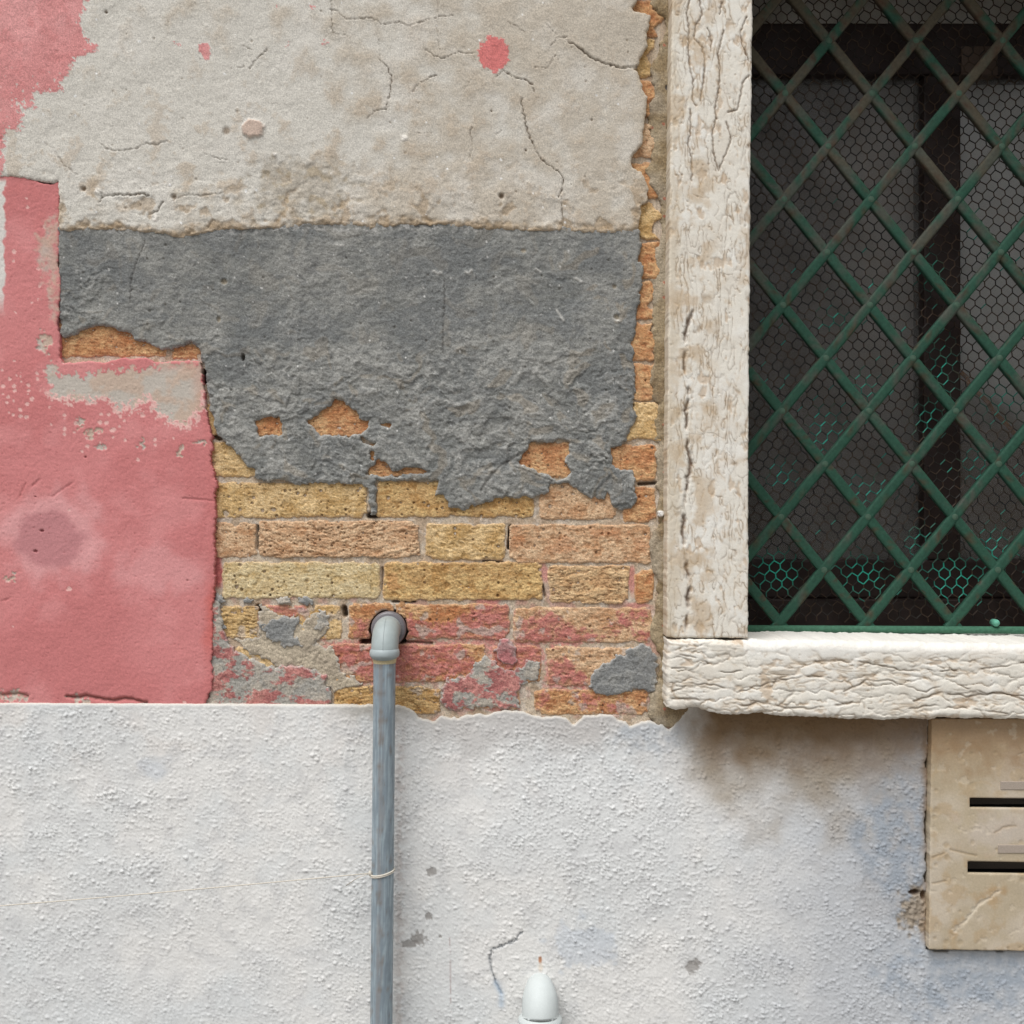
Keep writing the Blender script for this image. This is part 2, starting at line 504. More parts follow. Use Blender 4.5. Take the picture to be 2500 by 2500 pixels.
def beige_surf(x, y, d):
    n1 = fbm(x, y, 420, 4, 11); n2 = fbm(x, y, 70, 4, 12); n3 = fbm(x, y, 16, 4, 13, .6)
    low = sst(330, 540, y)
    h = 13 + 1.8 * n1 + .8 * n2 + .24 * n3 * (1 + low)
    terr = fbm(x * .7, y, 95, 4, 14, .55)
    h += -.7 * sst(.16, .20, terr) * (.3 + .7 * low) - .5 * sst(.34, .38, terr) * low
    r_ = ridged(x, y * 1.2, 60, 3, 17)
    h += low * .35 * (r_ - 1)
    h += rnd(d, 9 + 5 * fbm(x, y, 40, 2, 15), 2.6)
    c = mix(C(197, 193, 184), C(183, 174, 160), sst(-.3, .4, (x - 800) / 1400 + .6 * n1 + .4 * n2))
    c = mix(c, C(204, 200, 192), .45 * sst(.05, .6, fbm(x, y, 130, 4, 18)))
    c = mix(c, C(178, 162, 142), .45 * sst(.3, .7, n2 + .4 * n3) * (.3 + .7 * sst(0, 400, y)))
    # hollowed brown rough patch and the ragged foot
    rp = sst(0, .5, spot(x, y, 740, 460, 150, 95) + .5 * fbm(x, y, 40, 3, 19))
    h -= rp * (1.0 * sst(-.1, .5, fbm(x, y, 30, 3, 20)) + .6)
    c = mix(c, C(158, 148, 132), .55 * rp); c = mix(c, C(156, 138, 108), .5 * rp * sst(.1, .5, fbm(x, y, 34, 3, 21)))
    foot = sst(26, 2, d + 14 * fbm(x, y, 30, 3, 22)) * sst(440, 540, y)
    h -= 2.2 * foot * sst(-.2, .4, fbm(x, y, 18, 3, 23)); c = mix(c, C(156, 132, 100), .65 * foot)
    hol = sst(.35, .62, fbm(x, y, 48, 3, 24)) * low
    c = mix(c, C(162, 140, 112), .6 * hol); h -= 1.1 * hol
    edge = sst(12, 0, d) * (x > 1400); c = mix(c, C(176, 164, 146), .5 * edge)
    for pts, wd, dep in CR:
        dd = line_d(x + 3.5 * perlin(x / 9, y / 9, 31), y + 3.5 * perlin(x / 9, y / 9, 32), pts)
        wd = wd * .62; k = np.exp(-(dd / wd) ** 2); h -= 2.4 * dep * k
        c = mix(c, C(92, 76, 58), np.clip(.8 * dep, 0, .9) * np.exp(-(dd / (wd * .8)) ** 2) * sst(-.6, 0, fbm(x, y, 35, 2, 33)))
        h += .25 * dep * np.exp(-((dd - 2.6 * wd) / (2.4 * wd)) ** 2)
    # pits, specks, the small stone
    f1, f2, i = worley(x / 34, y / 34, 40)
    pit = (RX[i] < .10) * sst(.10, .04, f1 / (.4 + RY[i])); h -= 1.2 * pit; c = mix(c, C(128, 112, 92), .5 * pit)
    ws = white_specks(x, y, 26, 41, .06, .09); c = mix(c, C(236, 233, 226), .8 * ws)
    for cx, cy, r, dep in ((258, 28, 5, 4), (424, 480, 9, 4), (203, 460, 8, 4), (1224, 478, 9, 5), (1284, 366, 4, 3), (1200, 270, 3, 3), (1445, 292, 3, 3), (552, 318, 14, 1.5)):
        k = sst(0, .7, spot(x, y, cx, cy, r)); h -= dep * k; c = mix(c, C(112, 90, 66), .7 * k)
    for cx, cy, r in ((988, 335, 10), (380, 533, 9), (671, 377, 5), (414, 452, 4), (240, 468, 11)):
        k = sst(0, .6, spot(x, y, cx, cy, r) + .3 * n3); h += 1.8 * k; c = mix(c, C(226, 221, 212) if r > 4 else C(235, 232, 228), .8 * k)
    k = sst(0, .25, spot(x, y, 617, 313, 31, 25) + .12 * fbm(x, y, 14, 2, 43)); h += 4 * k; c = mix(c, C(190, 170, 156), k)
    # pink paint left over
    wx, wy = warp(x, y, 9, 15, 44); wx, wy = wx + 5 * perlin(x / 5, y / 5, 47), wy + 5 * perlin(x / 5, y / 5, 48)
    pm = sst(-1, 1, poly_sdf(wx, wy, PAINT_TL) - 16 * sst(.42, .6, fbm(x, y, 9, 2, 45)) * sst(40, 0, poly_sdf(x, y, PAINT_TL)))
    for cx, cy, r, ry in ((1205, 131, 38, 43), (678, 15, 4, 5), (791, 104, 6, 4), (763, 18, 3, 3), (433, 108, 4, 3), (700, 107, 3, 4), (1120, 80, 2, 2)):
        pm = np.maximum(pm, sst(0, .06, spot(wx, wy, cx, cy, r, ry)))
    pm = np.maximum(pm, sst(-1, 1, poly_sdf(wx * .5 + x * .5, wy * .5 + y * .5, [(484, 112), (494, 104), (508, 106), (512, 122), (513, 146), (498, 143), (490, 126)])))
    pk = mix(C(200, 136, 134), C(208, 148, 146), sst(-.3, .5, fbm(x, y, 120, 4, 46)))
    pk = mix(pk, C(194, 126, 124), sst(.1, .6, fbm(x, y, 60, 4, 49)) * .6)
    dotm = sst(0, .06, spot(wx, wy, 1205, 131, 40, 44)); pk = mix(pk, C(204, 110, 106), dotm * .7)
    ws = white_specks(x, y + 4 * n2, 13, 51, .25, .17) * sst(150, 200, y) * sst(330, 210, y)
    pm = pm * (1 - .8 * ws)
    c = mix(c, pk, pm); h += .35 * pm
    return h, c


slab('old_plaster', wall, M_plaster, axis(-220, 1600, 2.4, -2600, 4600), axis(-60, 600, 2.4, -2200, 640), beige_sdf, beige_surf, -12, 14)

# --- grey cement patch
CEM = [(143, 552), (300, 548), (600, 546), (900, 540), (1300, 548), (1561, 558)] + \
      A2([(1740, 1350), (1720, 1450), (1755, 1480), (1740, 1600), (1720, 1750), (1710, 1850), (1690, 1900)]) + [(1548, 880)] + \
      A6([(1620, 0), (1600, 100), (1630, 230), (1590, 290), (1560, 380), (1500, 440), (1420, 450), (1425, 500), (1440, 600), (1500, 620), (1580, 640),
          (1615, 700), (1620, 860), (1600, 950), (1500, 950), (1430, 920), (1420, 850), (1390, 810), (1370, 860), (1280, 860), (1180, 800), (1080, 740),
          (940, 740), (935, 800), (820, 855), (640, 850), (560, 860), (430, 900), (300, 925), (270, 945), (140, 930), (150, 880), (80, 820), (40, 830), (60, 780)]) + \
      A5([(1890, 720), (1700, 715), (1500, 722), (1405, 725), (1415, 800), (1420, 980), (1385, 1000), (1360, 990), (1350, 900), (1345, 780), (1300, 745), (1130, 735), (1000, 742),
          (880, 735), (800, 745), (700, 720), (640, 715), (520, 722), (450, 700), (460, 640), (370, 580), (310, 500), (250, 430), (190, 390), (130, 310), (120, 200)]) + \
      [(511, 1006), (505, 947), (500, 898), (492, 872), (487, 849), (467, 834), (428, 851), (393, 854), (364, 837), (330, 830), (317, 814), (282, 801), (246, 792),
       (220, 796), (194, 805), (180, 818), (145, 818), (138, 700)]
HOLES = [A5([(460, 250), (500, 225), (640, 210), (655, 260), (670, 350), (640, 365), (500, 375), (465, 340)]),
         A5([(870, 250), (960, 180), (1000, 140), (1060, 125), (1080, 90), (1140, 90), (1170, 115), (1250, 180), (1290, 230), (1350, 250), (1340, 300), (1290, 350), (1200, 375), (1070, 350), (960, 370), (930, 320)]),
         A5([(1330, 670), (1370, 600), (1430, 560), (1490, 580), (1540, 650), (1600, 625), (1700, 610), (1780, 630), (1820, 660), (1700, 670), (1580, 682), (1400, 682)]),
         A5([(1440, 250), (1535, 262), (1525, 308), (1475, 295)]), A5([(1275, 370), (1340, 400), (1405, 415), (1385, 448), (1300, 425)]),
         A5([(1362, 492), (1405, 505), (1395, 550), (1372, 545)]),
         A6([(690, 580), (740, 490), (800, 410), (900, 410), (970, 420), (1040, 385), (1090, 420), (1090, 500), (1060, 570), (1110, 660), (1090, 690), (1000, 710), (950, 690), (860, 650), (760, 610)])]


def cem_sdf(x, y):
    wx, wy = warp(x, y, 5, 30, 60); wx = wx + 2.5 * fbm(x, y, 10, 3, 58); wy = wy + 2.5 * fbm(x, y, 10, 3, 59)
    d = poly_sdf(wx, wy, CEM)
    for hpts in HOLES:
        d = np.minimum(d, -poly_sdf(wx, wy, hpts))
    return d


def cem_surf(x, y, d):
    wx, wy = warp(x, y, 40, 120, 61)
    n1 = fbm(x, y, 260, 3, 62); n2 = fbm(wx, wy * 1.25, 62, 4, 63, .55); n3 = fbm(x, y, 11, 4, 64, .65)
    low = sst(760, 980, y + 60 * n1) * .65 + .35
    lf = np.maximum(low, .75 * sst(420, 200, x + 80 * n1) * sst(600, 700, y))
    n4 = fbm(x, y * 1.3, 20, 4, 77, .65); h = 7.5 + 3.0 * sst(760, 560, y) + 1.0 * n1 + .55 * n3 * (.6 + .7 * lf) + .6 * n4 * (.35 + lf)
    h += 1.5 * lf * n2
    r_ = ridged(wx, wy * 1.3, 85, 3, 65); h += lf * .35 * (sst(.9, 1.5, r_) - .4)
    t = fbm(wx * .8, wy * 1.2, 75, 3, 66); t2 = t + .12 * n4; h -= lf * (1.9 * sst(.26, .32, t2) + 1.6 * sst(-.34, -.40, t2)) * sst(-.1, .25, fbm(x, y, 200, 3, 78) + .1)
    h += .15 * fbm(x, y * 2.2, 30, 3, 67)
    h += rnd(d, 9 + 4 * fbm(x, y, 30, 2, 68), 4.6)
    h = np.maximum(h, .8 + .2 * n3)
    c = mix(C(119, 120, 117), C(132, 132, 128), sst(-.4, .5, n1 + .5 * fbm(x, y, 40, 3, 69)))
    c = mix(c, C(115, 116, 114), .5 * sst(.0, .6, fbm(x, y, 90, 4, 70)) * (1 - lf))
    tn = fbm(x * .8, y * 1.3, 190, 5, 56, .6); c = mix(c, C(104, 107, 108), .65 * sst(.0, .45, tn) * (1 - .5 * lf)); c = mix(c, C(146, 145, 140), .45 * sst(.05, .5, -tn))
    c = mix(c, C(158, 157, 152), .65 * sst(-.1, .6, n2 + .5 * n3) * lf)
    c = mix(c, C(106, 107, 106), .5 * sst(.05, .5, fbm(x, y * 1.4, 26, 4, 79))); c = mix(c, C(146, 134, 116), .5 * sst(.3, .55, fbm(wx, wy, 60, 3, 71)) * np.maximum(lf * .7, sst(1200, 1500, x) * .8))
    c = mix(c, C(176, 174, 170), .55 * sst(22, 4, y - 553 + 12 * fbm(x, y, 25, 3, 72)) * sst(-.2, .3, fbm(x, y, 14, 3, 73)))
    c = mix(c, C(168, 166, 160), .4 * sst(6, 0, d) * lf)
    f1, f2, i = worley(x / 40, y / 40, 74)
    pit = (RX[i] < .15) * sst(.12, .05, f1 / (.3 + .7 * RY[i])); h -= 1.6 * pit; c = mix(c, C(100, 96, 88), .5 * pit)
    for cx, cy, r, ry, dep in ((547, 688, 11, 9, 4), (593, 872, 6, 12, 8), (534, 780, 6, 10, 3), (1505, 775, 9, 10, 3), (1500, 700, 7, 7, 3), (1278, 613, 9, 7, 2)):
        k = sst(0, .6, spot(x, y, cx, cy, r, ry)); h -= dep * k; c = mix(c, C(150, 138, 118) if dep < 7 else C(70, 62, 54), .7 * k)
    for pts, wd, dep in ((A1([(810, 1340), (790, 1390), (760, 1460), (730, 1550), (722, 1680)]), 1.6, .7), (A2([(645, 1560), (650, 1700), (640, 1880), (640, 1960)]), 1.5, .7),
                         (A6([(400, 800), (470, 690), (560, 600), (690, 520)]), 3, .7), (A6([(660, 610), (760, 640), (870, 690), (960, 720)]), 2, .5)):
        dd = line_d(x + 3 * perlin(x / 8, y / 8, 75), y, pts); k = np.exp(-(dd / wd) ** 2); h -= 2.4 * dep * k; c = mix(c, C(78, 74, 70), .75 * dep * k)
    for pts in (A2([(590, 1505), (610, 1522), (630, 1515)]), A2([(765, 1510), (785, 1520), (800, 1500)]), A2([(1155, 1495), (1180, 1508)]), A2([(1375, 1545), (1410, 1565)]), A2([(1270, 1720), (1310, 1780)]),
                A2([(40, 1362), (90, 1365)]), A2([(1585, 1770), (1615, 1780)])):
        k = np.exp(-(line_d(x, y, pts) / 3) ** 2); h += 1.0 * k; c = mix(c, C(190, 188, 182), .7 * k)
    ws = white_specks(x, y, 22, 76, .10, .09); c = mix(c, C(205, 204, 200), .7 * ws)
    return h, c


slab('cement_patch', wall, M_cement, axis(118, 1592, 2.1), axis(530, 1272, 2.1), cem_sdf, cem_surf, -6, 7)

# --- pink plaster, left
PK = [(-3000, 445), (-10, 427), (40, 426), (62, 431), (103, 445), (126, 447), (141, 438), (143, 500), (141, 560), (136, 640), (142, 700), (137, 790), (143, 868), (151, 884)] + \
     A4([(440, 160), (520, 168), (600, 145), (640, 152), (720, 150), (770, 168), (850, 160), (920, 166), (990, 163), (1000, 250), (1010, 330), (1020, 420), (1035, 500), (1045, 570), (1050, 660),
         (1075, 780), (1060, 850), (1065, 950), (1060, 1050), (1058, 1150), (1055, 1300), (1050, 1450), (1045, 1600), (1045, 1700), (1040, 1800), (1020, 1855)]) + \
     [(497, 1740), (-3000, 1740)]
LOSS = A4([(215, 190), (250, 165), (300, 240), (350, 230), (400, 250), (480, 215), (500, 200), (560, 215), (600, 205), (680, 210), (740, 200), (820, 180), (960, 170), (1000, 165), (1003, 400), (960, 410), (930, 470), (880, 478),
           (820, 440), (760, 370), (730, 335), (690, 370), (640, 385), (590, 395), (540, 350), (480, 340), (440, 350), (350, 345), (260, 340), (225, 260)])
LOSS2 = A1([(180, 1330), (230, 1245), (300, 1200), (330, 1190), (325, 1720), (280, 1790), (250, 1640), (230, 1500), (200, 1440)])


def pink_sdf(x, y):
    wx, wy = warp(x, y, 4, 60, 80); wx = wx + (1.6 + 1.8 * (x > 300)) * fbm(x, y, 13, 4, 79, .65); wy = wy + 1.6 * fbm(x, y, 11, 3, 78)
    return poly_sdf(wx, wy, PK)


def pink_surf(x, y, d):
    n1 = fbm(x, y, 300, 4, 81); n2 = fbm(x, y, 60, 4, 82); n3 = fbm(x, y, 9, 3, 83, .6)
    h = 10.2 + 1.0 * n1 + .35 * n2 + .24 * n3 + rnd(d, 5, 1.4)
    h += -2.2 * sst(60, 0, 140 - x) * sst(900, 880, y) * 0
    c = mix(C(197, 126, 125), C(190, 117, 116), sst(-.3, .5, n1))
    c = mix(c, C(205, 138, 137), .6 * sst(0, .6, fbm(x, y, 170, 4, 84)))
    c = mix(c, C(188, 112, 110), .55 * sst(40, 0, d) * sst(480, 500, x) + .35 * sst(.2, .6, n2) * sst(760, 500, y))
    lt = sst(0, .6, spot(x, y, 385, 1395, 150, 75) + .3 * n2) * .45 + sst(0, .5, spot(x, y, 125, 1310, 165, 135) + .2 * n2) * .75
    c = mix(c, C(211, 156, 156), np.clip(lt, 0, 1))
    c = mix(c, C(180, 122, 124), .9 * sst(-.02, .28, spot(x, y, 118, 1316, 98, 80) + .15 * fbm(x, y, 50, 3, 85)))
    c = mix(c, C(192, 100, 92), .7 * sst(34, 0, d + 12 * n2) * sst(1400, 1470, y) * sst(1640, 1540, y))
    under = mix(C(182, 174, 164), C(186, 166, 150), sst(-.2, .4, n2)); under = mix(under, C(190, 150, 132), .6 * sst(40, 0, d))
    pale = C(222, 186, 178)
    f1, f2, i = worley(x / 19, y / 15, 95); pit = (RX[i] < .3) * sst(.14, .05, f1 / (.4 + RY[i])); h -= .7 * pit; c = mix(c, C(168, 98, 98), .35 * pit)
    # flaked paint
    wx, wy = warp(x, y, 13, 22, 86); wx = wx + 6 * perlin(x / 6, y / 6, 88); wy = wy + 8 * perlin(x / 6, y / 6, 89)
    d1 = poly_sdf(wx, wy, LOSS) + 9 * fbm(x, y, 11, 3, 87, .7) * sst(930, 960, y); lm = sst(-1, 1.5, d1)
    rim = sst(-14, -7, d1 + 9 * fbm(x, y, 12, 3, 90)) * (1 - lm) * sst(940, 965, y)
    d2 = poly_sdf(wx, wy, LOSS2); lm2 = sst(-6, 22, d2 + 16 * fbm(x, y, 20, 3, 91)) * .85
    f1, f2, i = worley(x / 15 + .3 * n2, y / 15, 92)
    dens = np.clip(sst(170, 0, np.abs(y - 1010)) * sst(80, 170, x) * sst(440, 300, x) * .22 + sst(0, .6, spot(x, y, 35, 960, 75, 85)) * .35
                   + sst(0, .5, spot(x, y, 60, 620, 80, 190)) * .12 + .008, 0, 1)
    sp = ((RX[i] < dens) & (f1 < .16 + .25 * RY[i])).astype(f4)
    edge_l = sst(-45, -30, x + 22 * fbm(x, y, 40, 4, 96)) * sst(9, 4, x + 7 * fbm(x, y, 30, 4, 93)) * sst(430, 445, y) * sst(780, 700, y) * (x > -60)
    chips = np.zeros_like(x)
    for cx, cy, r, ry in ((195, 1034, 9, 9), (215, 1058, 13, 16), (238, 1090, 16, 6), (240, 1050, 7, 8), (342, 1085, 7, 14), (436, 1098, 10, 9), (487, 1076, 14, 9), (16, 1413, 9, 7), (104, 838, 16, 26), (20, 1704, 36, 13), (48, 1702, 16, 8), (185, 1706, 22, 8), (205, 1712, 16, 7)):
        chips = np.maximum(chips, sst(0, .3, spot(wx, wy, cx, cy, r, ry)))
    c = mix(c, pale, .8 * np.clip(np.maximum(rim, sp * .85), 0, 1))
    c = mix(c, under, np.clip(np.maximum(np.maximum(lm, lm2), chips), 0, 1)); c = mix(c, C(206, 202, 196), np.clip(edge_l, 0, 1))
    h -= .35 * np.clip(np.maximum(np.maximum(lm, sp), chips), 0, 1) + 1.0 * chips
    pinkback = sst(.25, .45, fbm(x, y, 26, 3, 94)) * lm * sst(905, 880, y); c = mix(c, C(200, 130, 128), .8 * pinkback)
    for cx, cy, r in ((205, 1115, 4), (98, 1296, 7), (82, 1346, 7), (455, 1418, 3), (82, 1212, 3)):
        k = sst(0, .6, spot(x, y, cx, cy, r, r * .6)); h -= 3 * k; c = mix(c, C(120, 54, 56), .8 * k)
    for pts in (A4([(90, 835), (120, 775)]), A4([(250, 840), (350, 770)]), A4([(150, 790), (190, 755)]), A4([(0, 1360), (40, 1340)]), A4([(900, 850), (1060, 860)])):
        k = np.exp(-(line_d(x + 3 * n3, y + 3 * n2, pts) / 2.2) ** 2); h -= 1.2 * k; c = mix(c, C(160, 88, 88), .4 * k)
    dd = line_d(x + 4 * n3, y + 4 * n2, A4([(330, 1835), (420, 1832), (520, 1850), (620, 1848), (720, 1868)])); k = np.exp(-(dd / 4) ** 2); h -= 5 * k; c = mix(c, C(120, 80, 72), .7 * k)
    dd = line_d(x + 4 * n3, y + 4 * n2, A4([(0, 1828), (70, 1822), (130, 1835)])); k = np.exp(-(dd / 4) ** 2); h -= 4 * k; c = mix(c, C(140, 104, 90), .6 * k)
    return h, c


slab('pink_plaster', wall, M_pink, axis(-220, 545, 2.3, -2600), axis(405, 1745, 2.3), pink_sdf, pink_surf, -10, 16)

# --- white roughcast base
WH = [(-3000, 1712), (-40, 1716), (0, 1718), (200, 1719), (400, 1720), (560, 1721), (700, 1722), (830, 1723), (912, 1726), (960, 1727)] + \
     B3([(300, 62), (380, 112), (410, 142), (470, 150), (520, 122), (600, 128), (700, 112), (780, 108), (850, 92), (960, 100), (1080, 125), (1200, 125), (1252, 162), (1320, 116), (1460, 112), (1520, 142), (1570, 176), (1640, 150),
          (1690, 140), (1740, 170), (1790, 190)]) + [(1662, 1762), (1690, 1715), (2500, 1715), (4800, 1715), (4800, 3700), (-3000, 3700)]
BOXR = [(2274, 1700), (2272, 1900), (2267, 2321), (2960, 2330), (2960, 1700)]


def white_sdf(x, y):
    k = sst(800, 900, x); wx, wy = x + k * 4 * fbm(x, y, 24, 3, 100), y + (.7 + 3.3 * k) * fbm(x, y, 24, 3, 99)
    return np.minimum(poly_sdf(wx, wy, WH), -poly_sdf(wx, y, BOXR) - 2.0 - 7 * sst(.05, .4, fbm(x, y, 60, 4, 98)) * (y < 2330) * (y > 1840))


def white_surf(x, y, d):
    n1 = fbm(x, y, 420, 4, 101); n2 = fbm(x, y, 80, 4, 102); n3 = fbm(x, y, 8, 3, 103, .6)
    wx, wy = warp(x, y, 2, 30, 104)
    lump = np.zeros_like(x)
    for k_, (cs, keep, r0, wgt) in enumerate(((14, .3, .42, 1.1), (9.5, .65, .42, 1.0), (7, .85, .42, .9))):
        f1, f2, i = worley(wx / cs + 3.7 * k_, wy / (cs * .85), 105 + k_)
        rr = r0 * (.35 + .65 * RY[i]); g_ = np.sqrt(np.maximum(1 - (f1 / rr) ** 2, 0)) * rr / r0 * (RX[i] < keep)
        lump = lump + wgt * g_ * sst(-.5, .25, fbm(x, y, 60, 3, 121 + k_) + .1)
    amt = (.75 + .55 * sst(-.3, .4, n2 + n1)) * (1 - .35 * sst(2050, 2450, y) * sst(900, 500, x))
    smooth = sst(16, 2, d)
    h = 14 + 1.4 * n1 + .6 * n2 + 1.4 * amt * (lump - .4) * (1 - .8 * smooth) + .15 * n3
    h += rnd(d, 6, 2.2)
    rgt_ = sst(830, 980, x) * sst(2150, 1760, y) * sst(2300, 1900, x); h -= 9 * rgt_
    c = mix(C(217, 216, 213), C(208, 209, 208), sst(-.4, .4, n1))
    c = mix(c, C(204, 208, 209), .4 * sst(.05, .6, fbm(x, y, 240, 4, 107)))
    c = mix(c, C(211, 206, 201), .5 * sst(.1, .6, fbm(x, y, 150, 4, 108)) * sst(2100, 1750, y))
    c = mix(c, C(190, 190, 190), .35 * sst(.15, .6, fbm(x, y, 55, 4, 109)))
    # grime below the bricks, brown stain and painted sill shade, blue wash to the right
    gr = sst(60, 0, y - 1725 + 25 * n2) * sst(760, 900, x) * sst(1200, 1000, x); c = mix(c, C(160, 154, 144), .75 * gr)
    gr = sst(120, 10, y - 1760 + 50 * n2) * sst(950, 1100, x) * sst(1720, 1500, x); c = mix(c, C(184, 181, 178), .8 * gr)
    c = mix(c, C(178, 181, 185), .85 * sst(1650, 2120, x + 60 * n2) * sst(1780, 1950, y))
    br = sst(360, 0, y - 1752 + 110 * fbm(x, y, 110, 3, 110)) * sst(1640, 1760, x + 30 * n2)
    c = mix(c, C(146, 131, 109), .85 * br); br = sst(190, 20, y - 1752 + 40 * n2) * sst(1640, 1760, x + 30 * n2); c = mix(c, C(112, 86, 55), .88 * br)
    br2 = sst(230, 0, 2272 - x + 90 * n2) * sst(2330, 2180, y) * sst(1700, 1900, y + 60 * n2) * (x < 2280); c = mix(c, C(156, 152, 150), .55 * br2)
    bl = sst(0, .6, spot(x, y, 2210, 2080, 150, 270) + .3 * fbm(x, y, 110, 4, 111)) + sst(0, .5, spot(x, y, 2400, 2400, 280, 110) + .5 * fbm(x, y, 90, 4, 112)) + .6 * sst(0, .5, spot(x, y, 1590, 1810, 90, 50) + .4 * n2)
    c = mix(c, C(146, 156, 167), .75 * np.clip(bl * sst(-1.2, .6, fbm(x, y, 34, 3, 113)), 0, 1))
    bl = sst(0, .4, spot(x, y, 1430, 2310, 90, 70) + .5 * fbm(x, y, 40, 3, 114)) * .4 + .35 * sst(0, .5, spot(x, y, 370, 1880, 60, 40) + .4 * n2); c = mix(c, C(176, 186, 198), bl)
    # dirt and painted shadow band beside the pipe, spots, crack, scratch, rust
    pipe = np.exp(-((x - 975 + 8 * n2) / 13) ** 2) * sst(1730, 1800, y); c = mix(c, C(184, 174, 168), .55 * pipe * sst(-.5, .3, fbm(x, y, 20, 3, 115)))
    for cx, cy, r, ry in ((1052, 2131, 15, 13), (1045, 2241, 11, 10), (1022, 2295, 22, 20), (1000, 2308, 22, 11), (1073, 2291, 4, 4), (1690, 2366, 20, 17), (1700, 2355, 14, 12), (1245, 2395, 5, 4)):
        k = sst(0, .35, spot(x, y, cx, cy, r, ry) + .45 * fbm(x, y, 10, 3, 116)); c = mix(c, C(146, 142, 138), .85 * k); h -= .8 * k
    dd = line_d(x + 3 * n3, y + 3 * n3, B3([(970, 1315), (920, 1365), (850, 1395), (800, 1415), (785, 1460), (795, 1520), (820, 1600), (850, 1660)])); k = np.exp(-(dd / 2.6) ** 2); h -= 2.5 * k; c = mix(c, C(96, 102, 108), .8 * k)
    dd = line_d(x, y, B3([(820, 1600), (850, 1660), (850, 1720)])); c = mix(c, C(160, 178, 196), .6 * np.exp(-(dd / 8) ** 2))
    dd = line_d(x, y, B3([(562, 1350), (565, 1420), (566, 1600), (570, 1760)])); c = mix(c, C(140, 104, 98), .55 * np.exp(-(dd / 1.5) ** 2) * sst(-.5, .1, fbm(x, y, 24, 2, 117)))
    k = sst(0, .5, spot(x, y, 1319, 2347, 6, 12)); c = mix(c, C(176, 112, 64), .85 * k)
    k = sst(0, .6, spot(x, y, 1320, 2365, 8, 16)); c = mix(c, C(206, 188, 166), .5 * k)
    # broken stuff left of the letterbox
    k = sst(0, .5, spot(x, y, 2245, 2225, 55, 70) + .4 * fbm(x, y, 24, 3, 118)); c = mix(c, C(146, 130, 108), .8 * k); h -= 2.5 * k * sst(-.3, .3, fbm(x, y, 14, 3, 119))
    k = sst(0, .5, spot(x, y, 2236, 2182, 17, 8)) + sst(0, .5, spot(x, y, 2259, 2190, 10, 14)); k = np.clip(k, 0, 1); c = mix(c, C(70, 46, 30), .9 * k); h -= 9 * k
    k = sst(26, 0, 2272 - x + 8 * n2) * (x < 2280) * sst(1755, 1800, y) * sst(2330, 2290, y); c = mix(c, C(136, 112, 86), .75 * k); h -= 2.5 * k
    c = mix(c, C(190, 184, 172), .6 * sst(6, 1, d) * (y < 1820))
    return h, c


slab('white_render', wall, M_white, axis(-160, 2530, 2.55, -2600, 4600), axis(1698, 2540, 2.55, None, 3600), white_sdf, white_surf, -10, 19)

# --- bricks
YEL = (C(199, 169, 120), C(218, 190, 144), C(175, 139, 87)); PAL = (C(204, 188, 150), C(212, 195, 157), C(185, 157, 107))
GOL = (C(190, 157, 110), C(209, 179, 126), C(166, 124, 73)); ORA = (C(190, 144, 100), C(204, 168, 124), C(168, 110, 73))
TAN = (C(197, 164, 130), C(212, 183, 149), C(177, 132, 95)); CRM = (C(210, 183, 144), C(203, 171, 128), C(177, 135, 95))
BRICKS = [  # x0 y0 x1 y1 palette style proud
    (470, 1176, 898, 1265, YEL, 'pit', 0), (917, 1174, 1304, 1264, GOL, 'pit', 0), (1316, 1176, 1508, 1268, TAN, 'pit', 0), (1519, 1186, 1602, 1278, ORA, 'rough', 0),
    (470, 1276, 626, 1363, TAN, 'pit', -.5), (632, 1270, 1024, 1362, TAN, 'fold', .8), (1037, 1278, 1235, 1369, YEL, 'rough', .3), (1243, 1279, 1591, 1376, TAN, 'rough', .5),
    (541, 1371, 929, 1462, PAL, 'pit', .5), (935, 1371, 1325, 1467, GOL, 'rough', .2), (1338, 1379, 1537, 1474, CRM, 'fold', 0), (1548, 1388, 1598, 1476, ORA, 'rough', -.5),
    (528, 1478, 631, 1561, YEL, 'fold', -.6), (641, 1476, 835, 1562, YEL, 'rough', -2), (848, 1471, 962, 1560, ORA, 'rough', -.3), (964, 1466, 994, 1512, ORA, 'rough', -1.2), (985, 1473, 1246, 1562, ORA, 'rough', 0),
    (1253, 1481, 1592, 1570, TAN, 'rough', 0), (560, 1575, 795, 1668, YEL, 'rough', -3), (803, 1571, 1188, 1667, ORA, 'rough', 0), (1200, 1576, 1322, 1668, ORA, 'rough', -.6),
    (1334, 1578, 1596, 1677, TAN, 'rough', 0), (815, 1676, 1075, 1744, GOL, 'fold', -.5), (1084, 1676, 1268, 1732, TAN, 'rough', -1), (1304, 1682, 1584, 1746, ORA, 'rough', -.3),
    (470, 1078, 628, 1166, YEL, 'rough', -.5), (700, 1080, 890, 1166, ORA, 'rough', -1), (897, 1082, 1050, 1166, ORA, 'fold', -.8), (1250, 1078, 1420, 1172, ORA, 'pit', -.3), (1450, 1083, 1604, 1176, ORA, 'rough', 0),
    (470, 984, 560, 1066, YEL, 'rough', -2), (600, 982, 712, 1068, ORA, 'rough', -.4), (728, 974, 968, 1068, ORA, 'rough', -.3), (110, 786, 408, 872, ORA, 'rough', -.8), (418, 838, 500, 878, ORA, 'rough', -1.5)]
